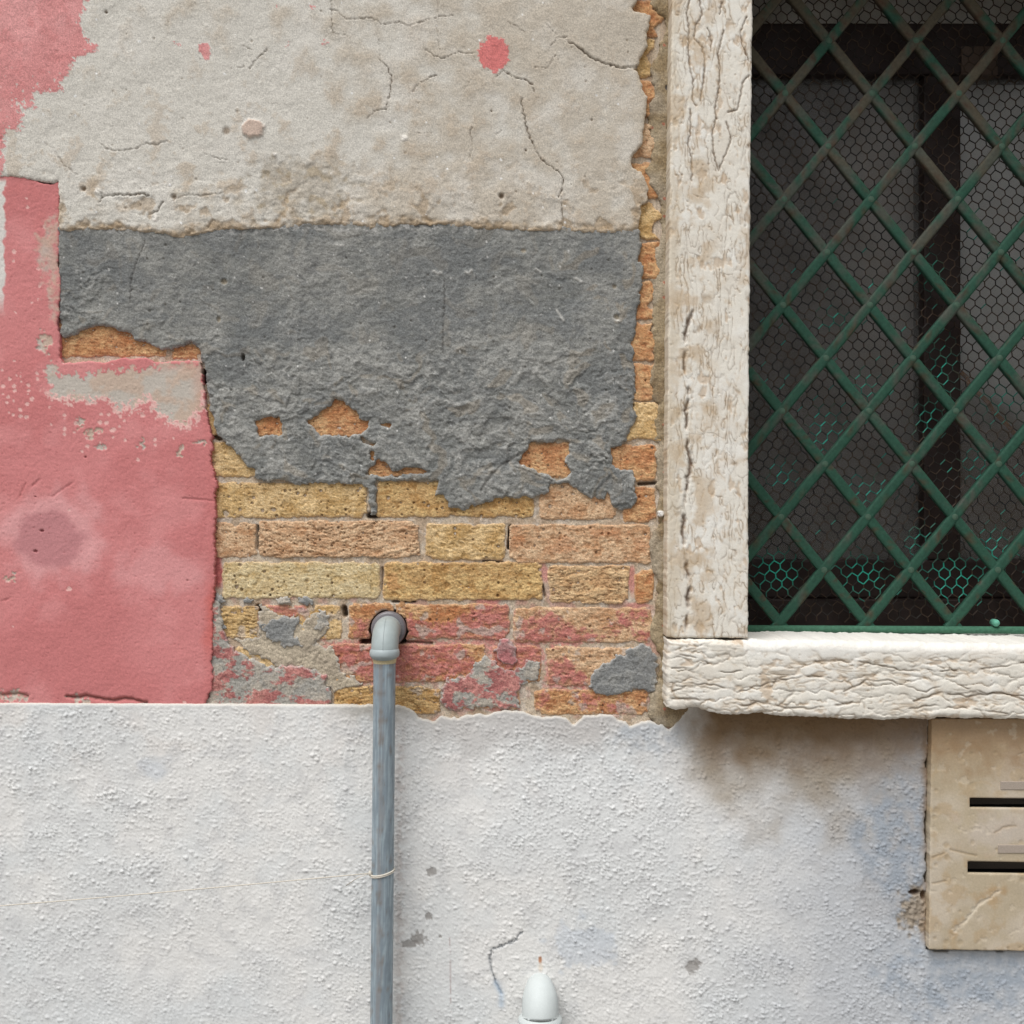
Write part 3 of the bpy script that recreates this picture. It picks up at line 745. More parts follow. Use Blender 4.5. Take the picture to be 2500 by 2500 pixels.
for q, (xr, pal) in enumerate(((1602, YEL), (1592, ORA), (1590, ORA), (1588, ORA), (1598, ORA), (1592, YEL), (1596, ORA), (1583, TAN), (1590, ORA), (1578, YEL), (1600, ORA), (1590, TAN), (1590, ORA))):
    y0 = 985 - q * 98.3
    BRICKS.append((1435, y0, xr + 12, y0 + 90, pal, 'sliver', 1.2 + .6 * (q % 3)))
PINKS = [[(905, 1532), (940, 1548), (1000, 1502), (1060, 1524), (1110, 1515), (1150, 1492), (1180, 1470), (1250, 1470), (1250, 1566), (890, 1566)],
         [(862, 1520), (890, 1510), (906, 1520), (905, 1562), (872, 1556)],
         [(1275, 1512), (1345, 1490), (1400, 1532), (1470, 1556), (1500, 1540), (1430, 1570), (1258, 1575), (1262, 1532)], [(1510, 1502), (1580, 1482), (1592, 1500), (1525, 1532), (1490, 1545)],
         [(1548, 1540), (1592, 1548), (1588, 1568), (1556, 1565)], [(792, 1568), (1125, 1568), (1135, 1588), (1160, 1618), (1140, 1646), (1050, 1660), (912, 1668), (880, 1656), (840, 1630)],
         [(1190, 1570), (1325, 1570), (1325, 1620), (1290, 1640), (1215, 1640)], [(1336, 1612), (1380, 1606), (1420, 1640), (1440, 1660), (1430, 1680), (1332, 1680)],
         [(1308, 1712), (1330, 1690), (1342, 1700), (1322, 1732)], [(1405, 1698), (1450, 1698), (1462, 1718), (1420, 1726)], [(1480, 1724), (1520, 1712), (1535, 1735), (1490, 1740)],
         [(1085, 1690), (1180, 1690), (1265, 1700), (1262, 1725), (1100, 1722)], [(640, 1466), (760, 1464), (750, 1500), (700, 1512), (670, 1490)]]


BIGPITS = ((551, 1253, 10), (586, 1244, 5), (641, 1247, 5), (669, 1245, 6), (1343, 1237, 6), (1399, 1206, 5), (1373, 1188, 5), (581, 1178, 5), (1318, 1391, 5), (578, 1433, 6), (727, 1205, 5), (745, 1210, 4), (1327, 1293, 4), (1317, 1312, 5), (1044, 1180, 4), (1046, 1235, 5), (880, 1192, 4), (591, 1493, 4), (1080, 1240, 4))
BURNT = ((1095, 1508, 70, 26), (1265, 1320, 28, 40), (1370, 1335, 60, 26), (1480, 1300, 60, 18), (1560, 1330, 40, 26), (955, 1420, 24, 30), (1340, 1110, 40, 36), (1555, 1120, 44, 40), (830, 1010, 50, 26), (660, 1030, 40, 20), (300, 835, 70, 18), (900, 1130, 40, 16), (1555, 1465, 30, 60), (905, 1490, 40, 20), (1570, 1700, 40, 30))


def pinkmask(x, y, sd):
    wx, wy = warp(x, y, 12, 20, sd)
    m = np.full(x.shape, -99, f4)
    for p in PINKS:
        m = np.maximum(m, poly_sdf(wx, wy, p))
    return sst(-10, 9, m + 9 * fbm(x, y, 9, 3, sd + 2, .65))


def make_brick(n, x0, y0, x1, y1, pal, style, proud):
    sd = 200 + n * 3
    proud = max(proud, -.9) * .8 + .7
    mx, my, hw, hh = (x0 + x1) / 2, (y0 + y1) / 2, (x1 - x0) / 2, (y1 - y0) / 2
    if style == 'sliver':
        q = [(x0, y0)] + [(x1 + 14 * math.sin(n * 2.3 + k * 1.9) - 4 * (k % 2), y0 + (y1 - y0) * k / 5) for k in range(6)] + [(x0, y1)]
    rg_ = np.random.default_rng(n + 50); chips_ = [((x0, x1)[rg_.integers(2)] + 4 * rg_.standard_normal(), (y0, y1)[rg_.integers(2)], 6 + 9 * rg_.random()) for _ in range(2)]
    chips_ += [(x0 + (x1 - x0) * rg_.random(), (y0 - 3, y1 + 3)[rg_.integers(2)], 5 + 5 * rg_.random()) for _ in range(2)]
    def sdf(x, y):
        wx, wy = warp(x, y, 3.5 if style != 'sliver' else 7, 46, sd); wx = wx + 2.0 * fbm(x, y, 12, 3, sd + 30); wy = wy + 1.6 * fbm(x, y, 12, 3, sd + 31)
        if style == 'sliver':
            return poly_sdf(wx, wy, q)
        r = 9
        qx, qy = np.abs(wx - mx) - hw + 1.5 + r, np.abs(wy - my) - hh + 1.5 + r
        d = -(np.hypot(np.maximum(qx, 0), np.maximum(qy, 0)) + np.minimum(np.maximum(qx, qy), 0) - r)
        for (qx_, qy_, qr_) in chips_: d = np.minimum(d, np.hypot((wx - qx_) * .8, wy - qy_) - qr_)
        if 1460 < y0 < 1490 and 800 < x0 < 1000:
            d = np.minimum(d, np.hypot(wx - 948, wy - 1537) - 47)
        return d
    def surf(x, y, d):
        n1 = fbm(x, y, 90, 3, sd + 1); n2 = fbm(x, y * 1.7, 34, 4, sd + 2, .6); n3 = fbm(x * .75, y * 1.3, 10, 4, sd + 3, .8)
        lg = fbm(x * .45, y * 1.7, 17, 4, sd + 40, .6); h = proud + .6 * n1 + .35 * n2 + .4 * n3 + .35 * (np.abs(lg) * -1.6 + .4) + rnd(d, 7, 1.6)
        a, b, c_ = pal
        c = mix(a, b, sst(-.35, .45, fbm(x, y, 70, 4, sd + 4) + .25 * n3)); c = mix(c, c_, .8 * sst(.0, .55, fbm(x * .8, y * 1.5, 55, 4, sd + 5) + .2 * n3)); c = mix(c, b * .92 + .04, .4 * sst(.1, .5, fbm(x, y, 120, 3, sd + 11)))
        c = mix(c, b, .5 * sst(.1, .6, n3)); c = mix(c, c_ * .8, .5 * sst(.25, .7, -n3 - .3 * n2))
        if style == 'fold':
            u = (y - my) / hh; t = (x - mx) / hw
            s_ = (y - my) + .20 * np.abs(x - mx - 30 * math.sin(n)) * (1 if n % 2 else -.6); nn = fbm(x * .28, s_ * 1.35, 19, 4, sd + 6, .6)
            ph = u * 11 + 4.5 * np.abs(t) ** 1.3 * np.sign(.3 - np.sin(n)) + 2.2 * fbm(x, y, 70, 3, sd + 6) * 2
            k = np.exp(-(nn / .07) ** 2) * sst(-.45, .05, fbm(x * .6, y * 1.5, 40, 3, sd + 7))
            h -= 2.2 * k; h += 1.0 * sst(0, .5, nn); c = mix(c, c_ * .55, .7 * k)
        if style == 'rough':
            h += .6 * (sst(-.1, .15, fbm(x * .7, y * 1.6, 20, 4, sd + 8)) - .5)
        f1, f2, i = worley(x / 15, y / 15, sd % 97)
        kp = .45 if style == 'pit' else .16
        pit = (RX[i] < kp) * sst(.26, .14, f1 / (.3 + 1.1 * RY[i] ** 3)); h -= 2.4 * pit; c = mix(c, C(70, 44, 26), .85 * pit)
        for cx, cy, pr in BIGPITS:
            k = sst(0, .5, spot(x, y, cx, cy, pr) + .2 * n3); h -= 3.5 * k; c = mix(c, C(52, 34, 26), .85 * k)
        for cx, cy, rx_, ry_ in BURNT:
            k = sst(0, .6, spot(x, y, cx, cy, rx_, ry_) + .5 * n2); c = mix(c, C(174, 104, 62), .42 * k)
        cl = fbm(x, y, 20, 3, sd + 9)
        k = sst(.42, .6, cl); h -= 1.0 * k; c = mix(c, c_ * .8, .6 * k); k = sst(.12, .3, np.abs(lg)) ; c = mix(c, c_ * .82, .38 * k); c = mix(c, b * 1.06, .2 * (1 - sst(0, .08, np.abs(lg))))
        if y0 > 1455:
            pm = pinkmask(x, y, 190); pm = pm * (1 - .5 * sst(.2, .6, cl)) * (.82 + .3 * sst(-.4, .3, n2))
            c = mix(c, mix(C(164, 96, 91), C(184, 122, 112), sst(-.2, .5, n2 + .3 * n3)), np.clip(.9 * pm, 0, 1)); h += .3 * pm
            g_ = sst(.42, .62, fbm(x, y, 46, 4, 195)); c = mix(c, C(176, 166, 156), .6 * g_)
        c = mix(c, C(196, 168, 140), .35 * sst(6, 0, d))
        return h, c
    st = 2.0 if style != 'sliver' else 2.4
    o = slab('brick', wall, M_brick, np.arange(x0 - 12, x1 + 26, st, f4), np.arange(y0 - 12, y1 + 12, st, f4), sdf, surf, -16, 0)
    return o


for n, b in enumerate(BRICKS):
    make_brick(n, *b)

# --- mortar bed behind the bricks
VOID = [([(903, 1258), (920, 1256)], 7, 26), ([(1246, 1286), (1241, 1338)], 3.4, 22), ([(841, 1484), (843, 1500)], 6, 20), ([(631, 1480), (634, 1492)], 5, 18), ([(630, 1284), (630, 1340)], 3, 10),
        ([(885, 1567), (925, 1567)], 6, 26), ([(985, 1566), (1055, 1569)], 3, 6), ([(1560, 1181), (1600, 1179)], 4, 14), ([(1225, 1373), (1180, 1370)], 3, 9), ([(1012, 1468), (960, 1468)], 3, 10),
        ([(518, 1058), (535, 1068)], 8, 14), ([(935, 1386), (933, 1440)], 2.5, 6), ([(1325, 1430), (1330, 1455)], 3, 8)]


def mort_surf(x, y, d):
    n1 = fbm(x, y, 50, 4, 300); n3 = fbm(x, y, 10, 3, 301, .65)
    h = -1.6 + .8 * n1 + .6 * n3
    c = mix(C(188, 173, 153), C(172, 152, 130), sst(-.3, .4, n1)); c = mix(c, C(196, 186, 174), .6 * sst(.05, .5, fbm(x, y, 28, 3, 302)))
    c = mix(c, C(178, 128, 118), .5 * sst(.2, .5, fbm(x, y, 70, 3, 303)) * sst(1380, 1480, y))
    pm = sst(0, .5, spot(x, y, 530, 1385, 20, 60) + .3 * n1); c = mix(c, C(176, 84, 86), .85 * pm)
    pm = sst(0, .5, spot(x, y, 1330, 1400, 14, 30) + .3 * n1) + sst(0, .5, spot(x, y, 1542, 1420, 12, 50) + .3 * n1) + sst(0, .5, spot(x, y, 1190, 1465, 50, 14) + .3 * n1) + sst(0, .5, spot(x, y, 1560, 1478, 40, 10) + .3 * n1); c = mix(c, C(190, 118, 112), .7 * np.clip(pm, 0, 1))
    pm = pinkmask(x, y, 190) * (y > 1560); c = mix(c, C(194, 118, 114), .7 * pm)
    for pts, wd, dep in VOID:
        k = np.exp(-(line_d(x, y, pts) / wd) ** 4); h -= dep * k; c = mix(c, C(84, 64, 50), .6 * k)
    k = sst(52, 46, np.hypot(x - 948, y - 1537)); h -= 40 * k; c = mix(c, C(80, 62, 50), .7 * k)
    return h, c


def mort_sdf(x, y):
    def rect(x0, y0, x1, y1): return np.minimum(np.minimum(x - x0, x1 - x), np.minimum(y - y0, y1 - y))
    return np.maximum(np.maximum(rect(110, 775, 520, 900), rect(470, 940, 1660, 1795)), rect(1500, -490, 1660, 1795))


slab('mortar_bed', wall, M_mortar, axis(90, 1670, 3.0), axis(770, 1800, 3.0, -500), mort_sdf, mort_surf, -30, -4)

# --- mortar between bricks and window stone
JM = [(1648, -500), (1598, -500), (1600, -60), (1594, 0), (1600, 30), (1622, 45), (1618, 70), (1614, 100), (1612, 130), (1596, 160), (1592, 200), (1594, 240), (1582, 300), (1578, 350), (1585, 372), (1586, 436), (1600, 470), (1608, 500), (1608, 570),
      (1604, 640), (1592, 656), (1598, 760), (1600, 800), (1596, 880), (1590, 900), (1596, 950), (1602, 985), (1596, 1040), (1586, 1072), (1604, 1080), (1606, 1160), (1598, 1190), (1600, 1260), (1604, 1280), (1596, 1300), (1598, 1480),
      (1596, 1570), (1603, 1600), (1605, 1680), (1592, 1700), (1582, 1745), (1600, 1775), (1690, 1780), (1690, -500)]


def jm_surf(x, y, d):
    n1 = fbm(x, y, 60, 4, 310); n3 = fbm(x, y, 10, 3, 311, .6)
    h = 4.0 + 2.2 * fbm(x, y, 110, 3, 313) + 1.2 * n1 + .5 * n3 + rnd(d, 16, 4)
    c = mix(C(152, 137, 112), C(134, 117, 90), sst(-.3, .4, n1)); c = mix(c, C(118, 98, 72), .6 * sst(.15, .5, fbm(x, y, 90, 4, 312)))
    c = mix(c, C(166, 157, 142), .5 * sst(.1, .5, fbm(x, y, 150, 3, 314)))
    f1, f2, i = worley(x / 30, y / 30, 44); k = ((RX[i] < .1) & (f1 < .12)).astype(f4); c = mix(c, C(170, 96, 76), .7 * k)
    for cx, cy in ((1628, 214), (1632, 310)):
        k = sst(0, .5, spot(x, y, cx, cy, 6, 9)); c = mix(c, C(66, 66, 72), .8 * k); h -= 2 * k
    k = sst(0, .3, spot(x, y, 1612, 1254, 11, 9)); c = mix(c, C(226, 224, 220), k); h += 5 * k
    return h, c


def jm_sdf(x, y):
    wx, wy = warp(x, y, 6, 24, 315); wx = wx + 13 * fbm(x * .3, y, 75, 3, 316)
    return poly_sdf(wx, wy, JM)


slab('joint_mortar', wall, M_mortar, axis(1560, 1695, 2.3), axis(-12, 1790, 2.3, -480), jm_sdf, jm_surf, -14, 4)

# --- remnants of render left on the bricks
def remnant(pts, base, seed, cols, pink=0.0, mat=None, rim=2.2, hole=None):
    P = np.array(pts); lo = P.min(0) - 16; hi = P.max(0) + 16
    def sdf(x, y):
        wx, wy = warp(x, y, 8, 20, seed)
        d = poly_sdf(wx, wy, pts)
        if hole: d = np.minimum(d, -poly_sdf(wx, wy, hole))
        return d
    def surf(x, y, d):
        n1 = fbm(x, y, 50, 4, seed + 1); n3 = fbm(x, y, 9, 3, seed + 2, .65)
        h = base + .9 * n1 + .6 * n3 + rnd(d, 8, rim)
        h -= .9 * sst(.15, .22, fbm(x, y, 44, 3, seed + 3))
        c = mix(cols[0], cols[1], sst(-.3, .4, n1 + .3 * n3))
        if pink:
            k = sst(-.08, .16, fbm(x * .8, y * 1.2, 60, 5, seed + 4, .7) + pink); c = mix(c, mix(C(160, 84, 82), C(184, 116, 110), sst(-.2, .5, n3 + n1)), .8 * k); h += .3 * k
        c = mix(c, C(176, 172, 166), .5 * sst(6, 0, d))
        return h, c
    return slab('cement_remnant', wall, mat or M_cement, np.arange(lo[0], hi[0], 2.1, f4), np.arange(lo[1], hi[1], 2.1, f4), sdf, surf, -8, 3)


GREY = (C(122, 123, 122), C(138, 138, 135)); LGREY = (C(150, 147, 140), C(168, 160, 148)); BEI = (C(178, 166, 146), C(164, 152, 134))
remnant(A8([(1250, 960), (1290, 850), (1380, 770), (1470, 700), (1530, 710), (1560, 660), (1660, 625), (1760, 640), (1785, 720), (1770, 1000), (1720, 1010), (1690, 980), (1560, 980), (1470, 1010), (1400, 1030), (1340, 1000)]), 5, 400, GREY)
remnant([(512, 1468), (540, 1462), (535, 1490), (547, 1520), (552, 1560), (580, 1590), (630, 1618), (680, 1630), (716, 1622), (760, 1632), (792, 1648), (804, 1680), (810, 1712), (800, 1730), (505, 1730), (508, 1600)], 6, 420, LGREY, -.06, rim=2.6)
remnant(A7([(500, 310), (560, 330), (640, 400), (800, 400), (830, 460), (920, 360), (1020, 370), (1030, 500), (1000, 560), (920, 610), (1000, 640), (1060, 640), (1150, 860), (1250, 900), (1300, 930), (1060, 990), (900, 820), (640, 790), (400, 680), (300, 580), (480, 570), (500, 450)]), 2.2, 440, BEI, mat=M_mortar, rim=1.6)
remnant(A7([(490, 470), (560, 440), (680, 400), (800, 400), (815, 470), (760, 520), (790, 580), (850, 640), (700, 640), (600, 600), (540, 560)]), 4.2, 460, GREY)
remnant(A8([(80, 1000), (110, 920), (180, 880), (290, 880), (360, 760), (430, 700), (540, 800), (640, 830), (740, 800), (760, 740), (870, 760), (860, 900), (720, 930), (690, 1000), (690, 1080), (730, 1130), (100, 1130)]), 3.2, 480, LGREY, -.04)
remnant(A8([(500, 690), (540, 590), (620, 570), (670, 650), (670, 770), (640, 800), (560, 760)]), 5, 500, (C(172, 112, 112), C(160, 120, 118)))
remnant(A7([(120, 250), (200, 240), (215, 290), (150, 300), (200, 430), (230, 500), (180, 520), (125, 470)]), 4, 520, GREY)
remnant(A7([(365, 270), (410, 235), (445, 270), (430, 300), (375, 300)]), 3.5, 540, GREY)
remnant(A7([(630, 260), (680, 240), (740, 260), (735, 300), (690, 310), (640, 290)]), 3.5, 560, LGREY)
remnant(A7([(780, 290), (800, 255), (850, 250), (915, 280), (900, 315), (820, 315)]), 3.5, 580, GREY)
remnant(A7([(930, 390), (960, 355), (1030, 380), (1035, 470), (980, 520), (930, 500)]), 4, 600, LGREY)

# --- body of the wall behind, with the window opening
wb = MB()
X0, X1, Zt = -3.0, 3.4, 4.0
ox0, ox1, oz0, oz1 = (1700 - 1250) * S, (3030 - 1250) * S, CAMZ + (1250 - 1680) * S, CAMZ + (1250 + 200) * S
wb.box(X0, ox0, .034, .36, 0, Zt); wb.box(ox1, X1, .034, .36, 0, Zt); wb.box(ox0, ox1, .034, .36, 0, oz0); wb.box(ox0, ox1, .034, .36, oz1, Zt)
wb.build('wall_core', M_mortar and material('hidden_brick_core', base=(.25, .2, .16)), wall)

# ------------------------------------------------------------------ window
win = empty('window', 'window with cracked white limestone surround and dark brown casement', 'window')
CREAM = C(217, 212, 201)


def stone_surf(seed, vert, base, x_dep=None):
    def surf(x, y, d):
        u, v = (x, y) if vert else (y, x)
        def field(u_, v_):
            return fbm(u_, v_ * .19, 62, 3, seed) + .22 * fbm(u_, v_ * .45, 22, 3, seed + 1)
        K = 2.6 if vert else 3.2
        n0 = field(u, v); gu = field(u + 1, v) - n0; gv = field(u, v + 1) - n0
        gr_ = np.maximum(np.hypot(gu, gv), .004) * K
        q = n0 * K; fr = q - np.floor(q)
        dist = np.minimum(fr, 1) / gr_; dist2 = (1 - fr) / gr_
        n1 = fbm(x, y, 140, 4, seed + 4); n2 = fbm(x, y, 30, 4, seed + 5); n3 = fbm(x, y, 8, 3, seed + 6, .65)
        br = sst(-.15, .4, fbm(u, v * .4, 46, 3, seed + 3) + (.15 if not vert else .18 + .12 * sst(300, 900, y)))
        dd = np.minimum(dist, dist2)
        k = np.exp(-(dd / (1.2 if vert else 1.4)) ** 2) * br * (.8 if vert else .6)
        step = np.exp(-dist / 11) * br
        # cross cracks closing the flakes
        wu = u + 14 * fbm(x, y, 50, 3, seed + 20); wv = v + 14 * fbm(x, y, 50, 3, seed + 21)
        f1, f2, i = worley(wu / 60, wv / 110, seed % 89)
        k2 = sst(.035, .004, f2 - f1) * sst(.0, .4, fbm(x, y, 55, 3, seed + 22)); k = np.maximum(k, .8 * k2)
        wn = u + 10 * fbm(x, y, 40, 3, seed + 30); wm = v + 16 * fbm(x, y, 60, 3, seed + 31)
        e1, e2, ei = worley(wn / 29, wm / 140, (seed + 11) % 89); nod = np.exp(-(e2 - e1) * 5.0)
        ne = sst(.10, .0, e2 - e1) * sst(-.25, .3, fbm(x, y, 50, 3, seed + 32) + (.0 if vert else .12))
        h = base + .4 * n1 + (.12 if vert else .25) * n2 + .1 * n3 - (.22 if vert else 1.35) * nod - (.6 if vert else 1.0) * ne - .6 * k - (.15 if vert else .6) * step
        c = mix(CREAM, C(222, 219, 211), sst(-.2, .5, n1)); c = mix(c, C(208, 200, 187), .5 * sst(.1, .6, fbm(x, y, 90, 4, seed + 9)))
        c = mix(c, C(190, 168, 138), .5 * np.exp(-dd / 4) * br * sst(-.3, .4, n2 + .5 * n1 + fbm(x, y, 70, 3, seed + 12)))
        c = mix(c, C(134, 110, 84), .6 * ne * (.4 + .6 * sst(-.3, .3, n2))); c = mix(c, C(190, 166, 134), .4 * nod ** 2 * sst(-.2, .5, n1 + n2))
        c = mix(c, C(112, 92, 70), (.8 if vert else .6) * k * (.45 + .55 * sst(-.3, .3, n2)))
        pk = sst(.5, .75, fbm(u, v * .5, 34, 4, seed + 11)); h -= .9 * pk; c = mix(c, C(182, 156, 126), .55 * pk)
        q1, q2, qi = worley(x / 13, y / 13, (seed + 3) % 83); pit = (RX[qi] < .15) * sst(.22, .1, q1 / (.3 + .8 * RY[qi])); h -= 1.0 * pit; c = mix(c, C(170, 148, 122), .4 * pit)
        h = h + (rnd(d, 6, 3.2) if vert else rnd(d, 14, 9))
        return h, c
    return surf


def sd_of(pts, a, seed):
    def f(x, y):
        wx, wy = warp(x, y, a, 60, seed); wx = wx + a * .5 * fbm(x, y, 11, 2, seed + 9); wy = wy + a * .5 * fbm(x, y, 13, 2, seed + 8)
        return poly_sdf(wx, wy, pts)
    return f


JL = [(1640, -170), (1641, 0), (1636, 400), (1632, 800), (1629, 1200), (1628, 1556), (1827, 1558), (1828, 1200), (1830, 800), (1833, 400), (1838, 0), (1840, -170)]


def jamb_surf(x, y, d):
    h, c = stone_surf(700, True, 46)(x, y, d)
    # the big split running down the left half
    dd = line_d(x + 5 * fbm(x, y, 30, 3, 720), y, [(1690, 760), (1676, 800), (1668, 900), (1680, 960), (1674, 1050), (1686, 1130), (1672, 1220), (1668, 1300), (1682, 1420), (1676, 1540)])
    k = np.exp(-(dd / 3.6) ** 2) * sst(-.5, .2, fbm(x, y, 60, 3, 721)); h -= 6 * k; c = mix(c, C(92, 64, 42), .85 * k)
    for pts, wd in ((A9([(590, 0), (570, 100), (590, 240), (580, 400), (600, 560), (620, 640), (615, 780), (640, 830)]), 2), (A9([(670, 0), (690, 120), (640, 200), (625, 300), (690, 370), (715, 460), (700, 640), (675, 790)]), 2.2), (A9([(845, 20), (830, 110)]), 1.8),
                    (A9([(1040, 130), (990, 250), (1010, 360), (1060, 480)]), 1.5), (A9([(860, 240), (815, 420), (830, 560), (820, 720), (790, 860), (805, 930)]), 1.8), (A9([(1060, 590), (1015, 640), (970, 860), (900, 880)]), 2), (A9([(735, 220), (765, 320), (760, 400)]), 1.7),
                    (A9([(800, 930), (770, 1040), (780, 1200), (820, 1340), (890, 1180), (920, 1090), (880, 960)]), 2), (A9([(600, 860), (600, 1020), (580, 1130), (610, 1260), (610, 1420)]), 2)):
        dd = line_d(x + 2.5 * perlin(x / 9, y / 9, 722), y, pts); k = np.exp(-(dd / wd) ** 2); h -= 2.2 * k; c = mix(c, C(110, 88, 66), .8 * k)
    c = mix(c, C(188, 172, 146), .5 * sst(34, 4, x - 1636 + 16 * fbm(x, y, 60, 4, 723))); c = mix(c, C(180, 156, 124), .6 * sst(.0, .6, fbm(x, y, 70, 5, 724)) * sst(90, 20, np.abs(x - 1690)))
    return h, c


slab('jamb', win, M_stone, axis(1612, 1856, 2.1), axis(-14, 1574, 2.1, -200), sd_of(JL, 1.6, 730), jamb_surf, -170, 46)
JR = [(2900, -170), (3100, -170), (3100, 1556), (2900, 1556)]
slab('jamb', win, M_stone, axis(2885, 3115, 6), axis(-360, 1574, 6), sd_of(JR, 3, 731), stone_surf(740, True, 46), -170, 46)
LT = [(1632, -350), (3108, -350), (3108, -172), (1632, -172)]
slab('lintel', win, M_stone, axis(1615, 3125, 6), axis(-365, -160, 6), sd_of(LT, 3, 732), stone_surf(760, False, 48), -170, 46)
SI = [(1630, 1561), (1720, 1562), (1824, 1563), (2160, 1566), (2500, 1574), (3110, 1586), (3110, 1772), (2500, 1757), (2340, 1754), (2200, 1757), (2060, 1757), (1920, 1749), (1860, 1742), (1780, 1747), (1720, 1736), (1690, 1728), (1650, 1736), (1630, 1728), (1626, 1640)]


def sill_surf(x, y, d):
    h, c = stone_surf(780, False, 52)(x, y, d)
    bev = sst(40, 0, y - 1572 - (x - 1830) * .012) * (x > 1815)
    h = mix(h[:, None], (52 + rnd(d, 26, 13))[:, None], bev)[:, 0]; c = mix(c, C(222, 220, 214), .8 * bev)
    for pts, wd in (([(1640, 1632), (1700, 1630), (1730, 1618), (1700, 1605), (1660, 1600)], 2), ([(1640, 1690), (1690, 1668), (1740, 1672), (1800, 1690), (1860, 1672), (1900, 1665), (1960, 1650), (2030, 1655)], 2.4), ([(1760, 1640), (1820, 1640), (1860, 1660), (1920, 1660)], 2), ([(1640, 1706), (1700, 1708), (1760, 1716), (1830, 1722), (1850, 1712), (1920, 1730), (2000, 1728), (2080, 1715)], 3),
                    ([(2060, 1690), (2120, 1660), (2180, 1664), (2260, 1690), (2320, 1668), (2400, 1690), (2500, 1700)], 2.2), ([(2230, 1712), (2300, 1690), (2360, 1700), (2440, 1690), (2500, 1708)], 2.6), ([(2120, 1728), (2200, 1735), (2280, 1722), (2360, 1730), (2460, 1742)], 2.2), ([(1990, 1612), (2100, 1615), (2200, 1635), (2340, 1640), (2500, 1620)], 2)):
        dd = line_d(x, y + 4 * perlin(x / 22, y / 22, 790), pts); k = np.exp(-(dd / (.75 * wd)) ** 2) * sst(-.5, .1, fbm(x, y, 60, 3, 791)); h -= 2.2 * k; c = mix(c, C(112, 90, 66), .7 * k)
    return h, c


slab('sill', win, M_stone, axis(1610, 2520, 2.1, None, 3130), axis(1545, 1790, 2.1), sd_of(SI, 3.5, 733), sill_surf, -175, 50)


def wpt(px, py, p):
    k = (D - p) / D
    return Vector(((px - 1250) * S * k, -p, CAMZ + (1250 - py) * S * k))


def wbox(mb, px0, px1, py0, py1, p_front, p_back, col=None):
    a = wpt(px0, py0, p_front); b = wpt(px1, py1, p_front)
    mb.box(a.x, b.x, -p_front, -p_back, b.z, a.z, col)


PF = -.135                               # front of the casement
m = MB(); wbox(m, 1730, 3000, 55, 182, PF, PF - .05); m.build('top_rail', M_wood, win, bevel=.004)
m = MB(); wbox(m, 2255, 2347, 182.5, 1366, PF + .002, PF - .05); m.build('mullion', M_wood, win, bevel=.004)
m = MB(); wbox(m, 1730, 3000, 1366.5, 1462, PF, PF - .05); m.build('bottom_rail', M_wood, win, bevel=.004)
m = MB(); wbox(m, 1730, 3000, 1462.5, 1640, PF + .012, PF - .05); m.build('window_board', M_wood, win, bevel=.003)
m = MB(); wbox(m, 2347.5, 2436, 113, 182, PF + .0035, PF - .02); m.build('corner_block', material('faded_brown_wood', base=tuple(C(74, 62, 54)), bump=.1), win)
for a, b, c_, d_ in ((1730, 2255, 182, 1366), (2347, 3000, 182, 1366), (1730, 3000, -300, 55)):
    m = MB(); A = wpt(a - 6, c_ - 6, PF - .02); B = wpt(b + 6, d_ + 6, PF - .02)
    m.box(A.x, B.x, .02 - PF, .024 - PF, B.z, A.z); m.build('pane', M_glass, win)


def cloth(name, px0, px1, py0, py1, p, colf, folds=6, amp=.006):
    xs = np.linspace(px0, px1, 90).astype(f4); ys = np.linspace(py0, py1, 120).astype(f4)
    X, Y = np.meshgrid(xs, ys); X = X.ravel(); Y = Y.ravel()
    off = amp * np.sin((X - px0) / (px1 - px0) * folds * 6.28 + 1.2 * fbm(X, Y, 300, 2, 5)) + amp * fbm(X, Y, 220, 3, 6)
    k = (D - p) / D
    V = np.stack([(X - 1250) * S * k, -p + off, CAMZ + (1250 - Y) * S * k], 1)
    I = np.arange(90 * 120).reshape(120, 90)
    q = np.stack([I[:-1, :-1], I[1:, :-1], I[1:, 1:], I[:-1, 1:]], -1).reshape(-1, 4)
    o = mesh_obj(name, V, q.ravel(), np.full(len(q), 4), M_cloth, win, colf(X, Y))
    sm = o.modifiers.new('cloth', 'SOLIDIFY'); sm.thickness = .002
    return o


cloth('curtain', 1720, 2262, 150, 1400, PF - .10, lambda x, y: mix(C(80, 68, 60), C(205, 197, 190), sst(1930, 2260, x + 40 * fbm(x, y, 160, 3, 8)) * sst(1300, 650, y)))  # pane's light gradient painted into the cloth: dark left and low, bright right
cloth('curtain', 2340, 3010, 150, 1400, PF - .07, lambda x, y: mix(C(92, 76, 62), C(238, 238, 236), sst(1120, 820, y + 60 * fbm(x, y, 120, 3, 9) - .25 * (x - 2400))), folds=3, amp=.003)  # brightness fading downwards in the pane, painted into the cloth colour
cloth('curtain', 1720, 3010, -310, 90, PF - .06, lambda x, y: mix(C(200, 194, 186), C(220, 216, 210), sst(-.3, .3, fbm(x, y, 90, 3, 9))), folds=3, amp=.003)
oc = MB(); oc.tube([wpt(2335 + 8 * math.sin(k * 2.1), 900, PF - .035).lerp(wpt(2500, 1085, PF - .035), k / 9) for k in range(10)], .004, 8); tag(oc.build('strip', material('dull_orange_strip', base=tuple(C(150, 96, 34)), speck=.4, speck_scale=120, bump=.2), None, smooth=True), 'dull orange cord slanting behind the right window pane', 'strip')  # thin dull orange tube slanting behind the glass
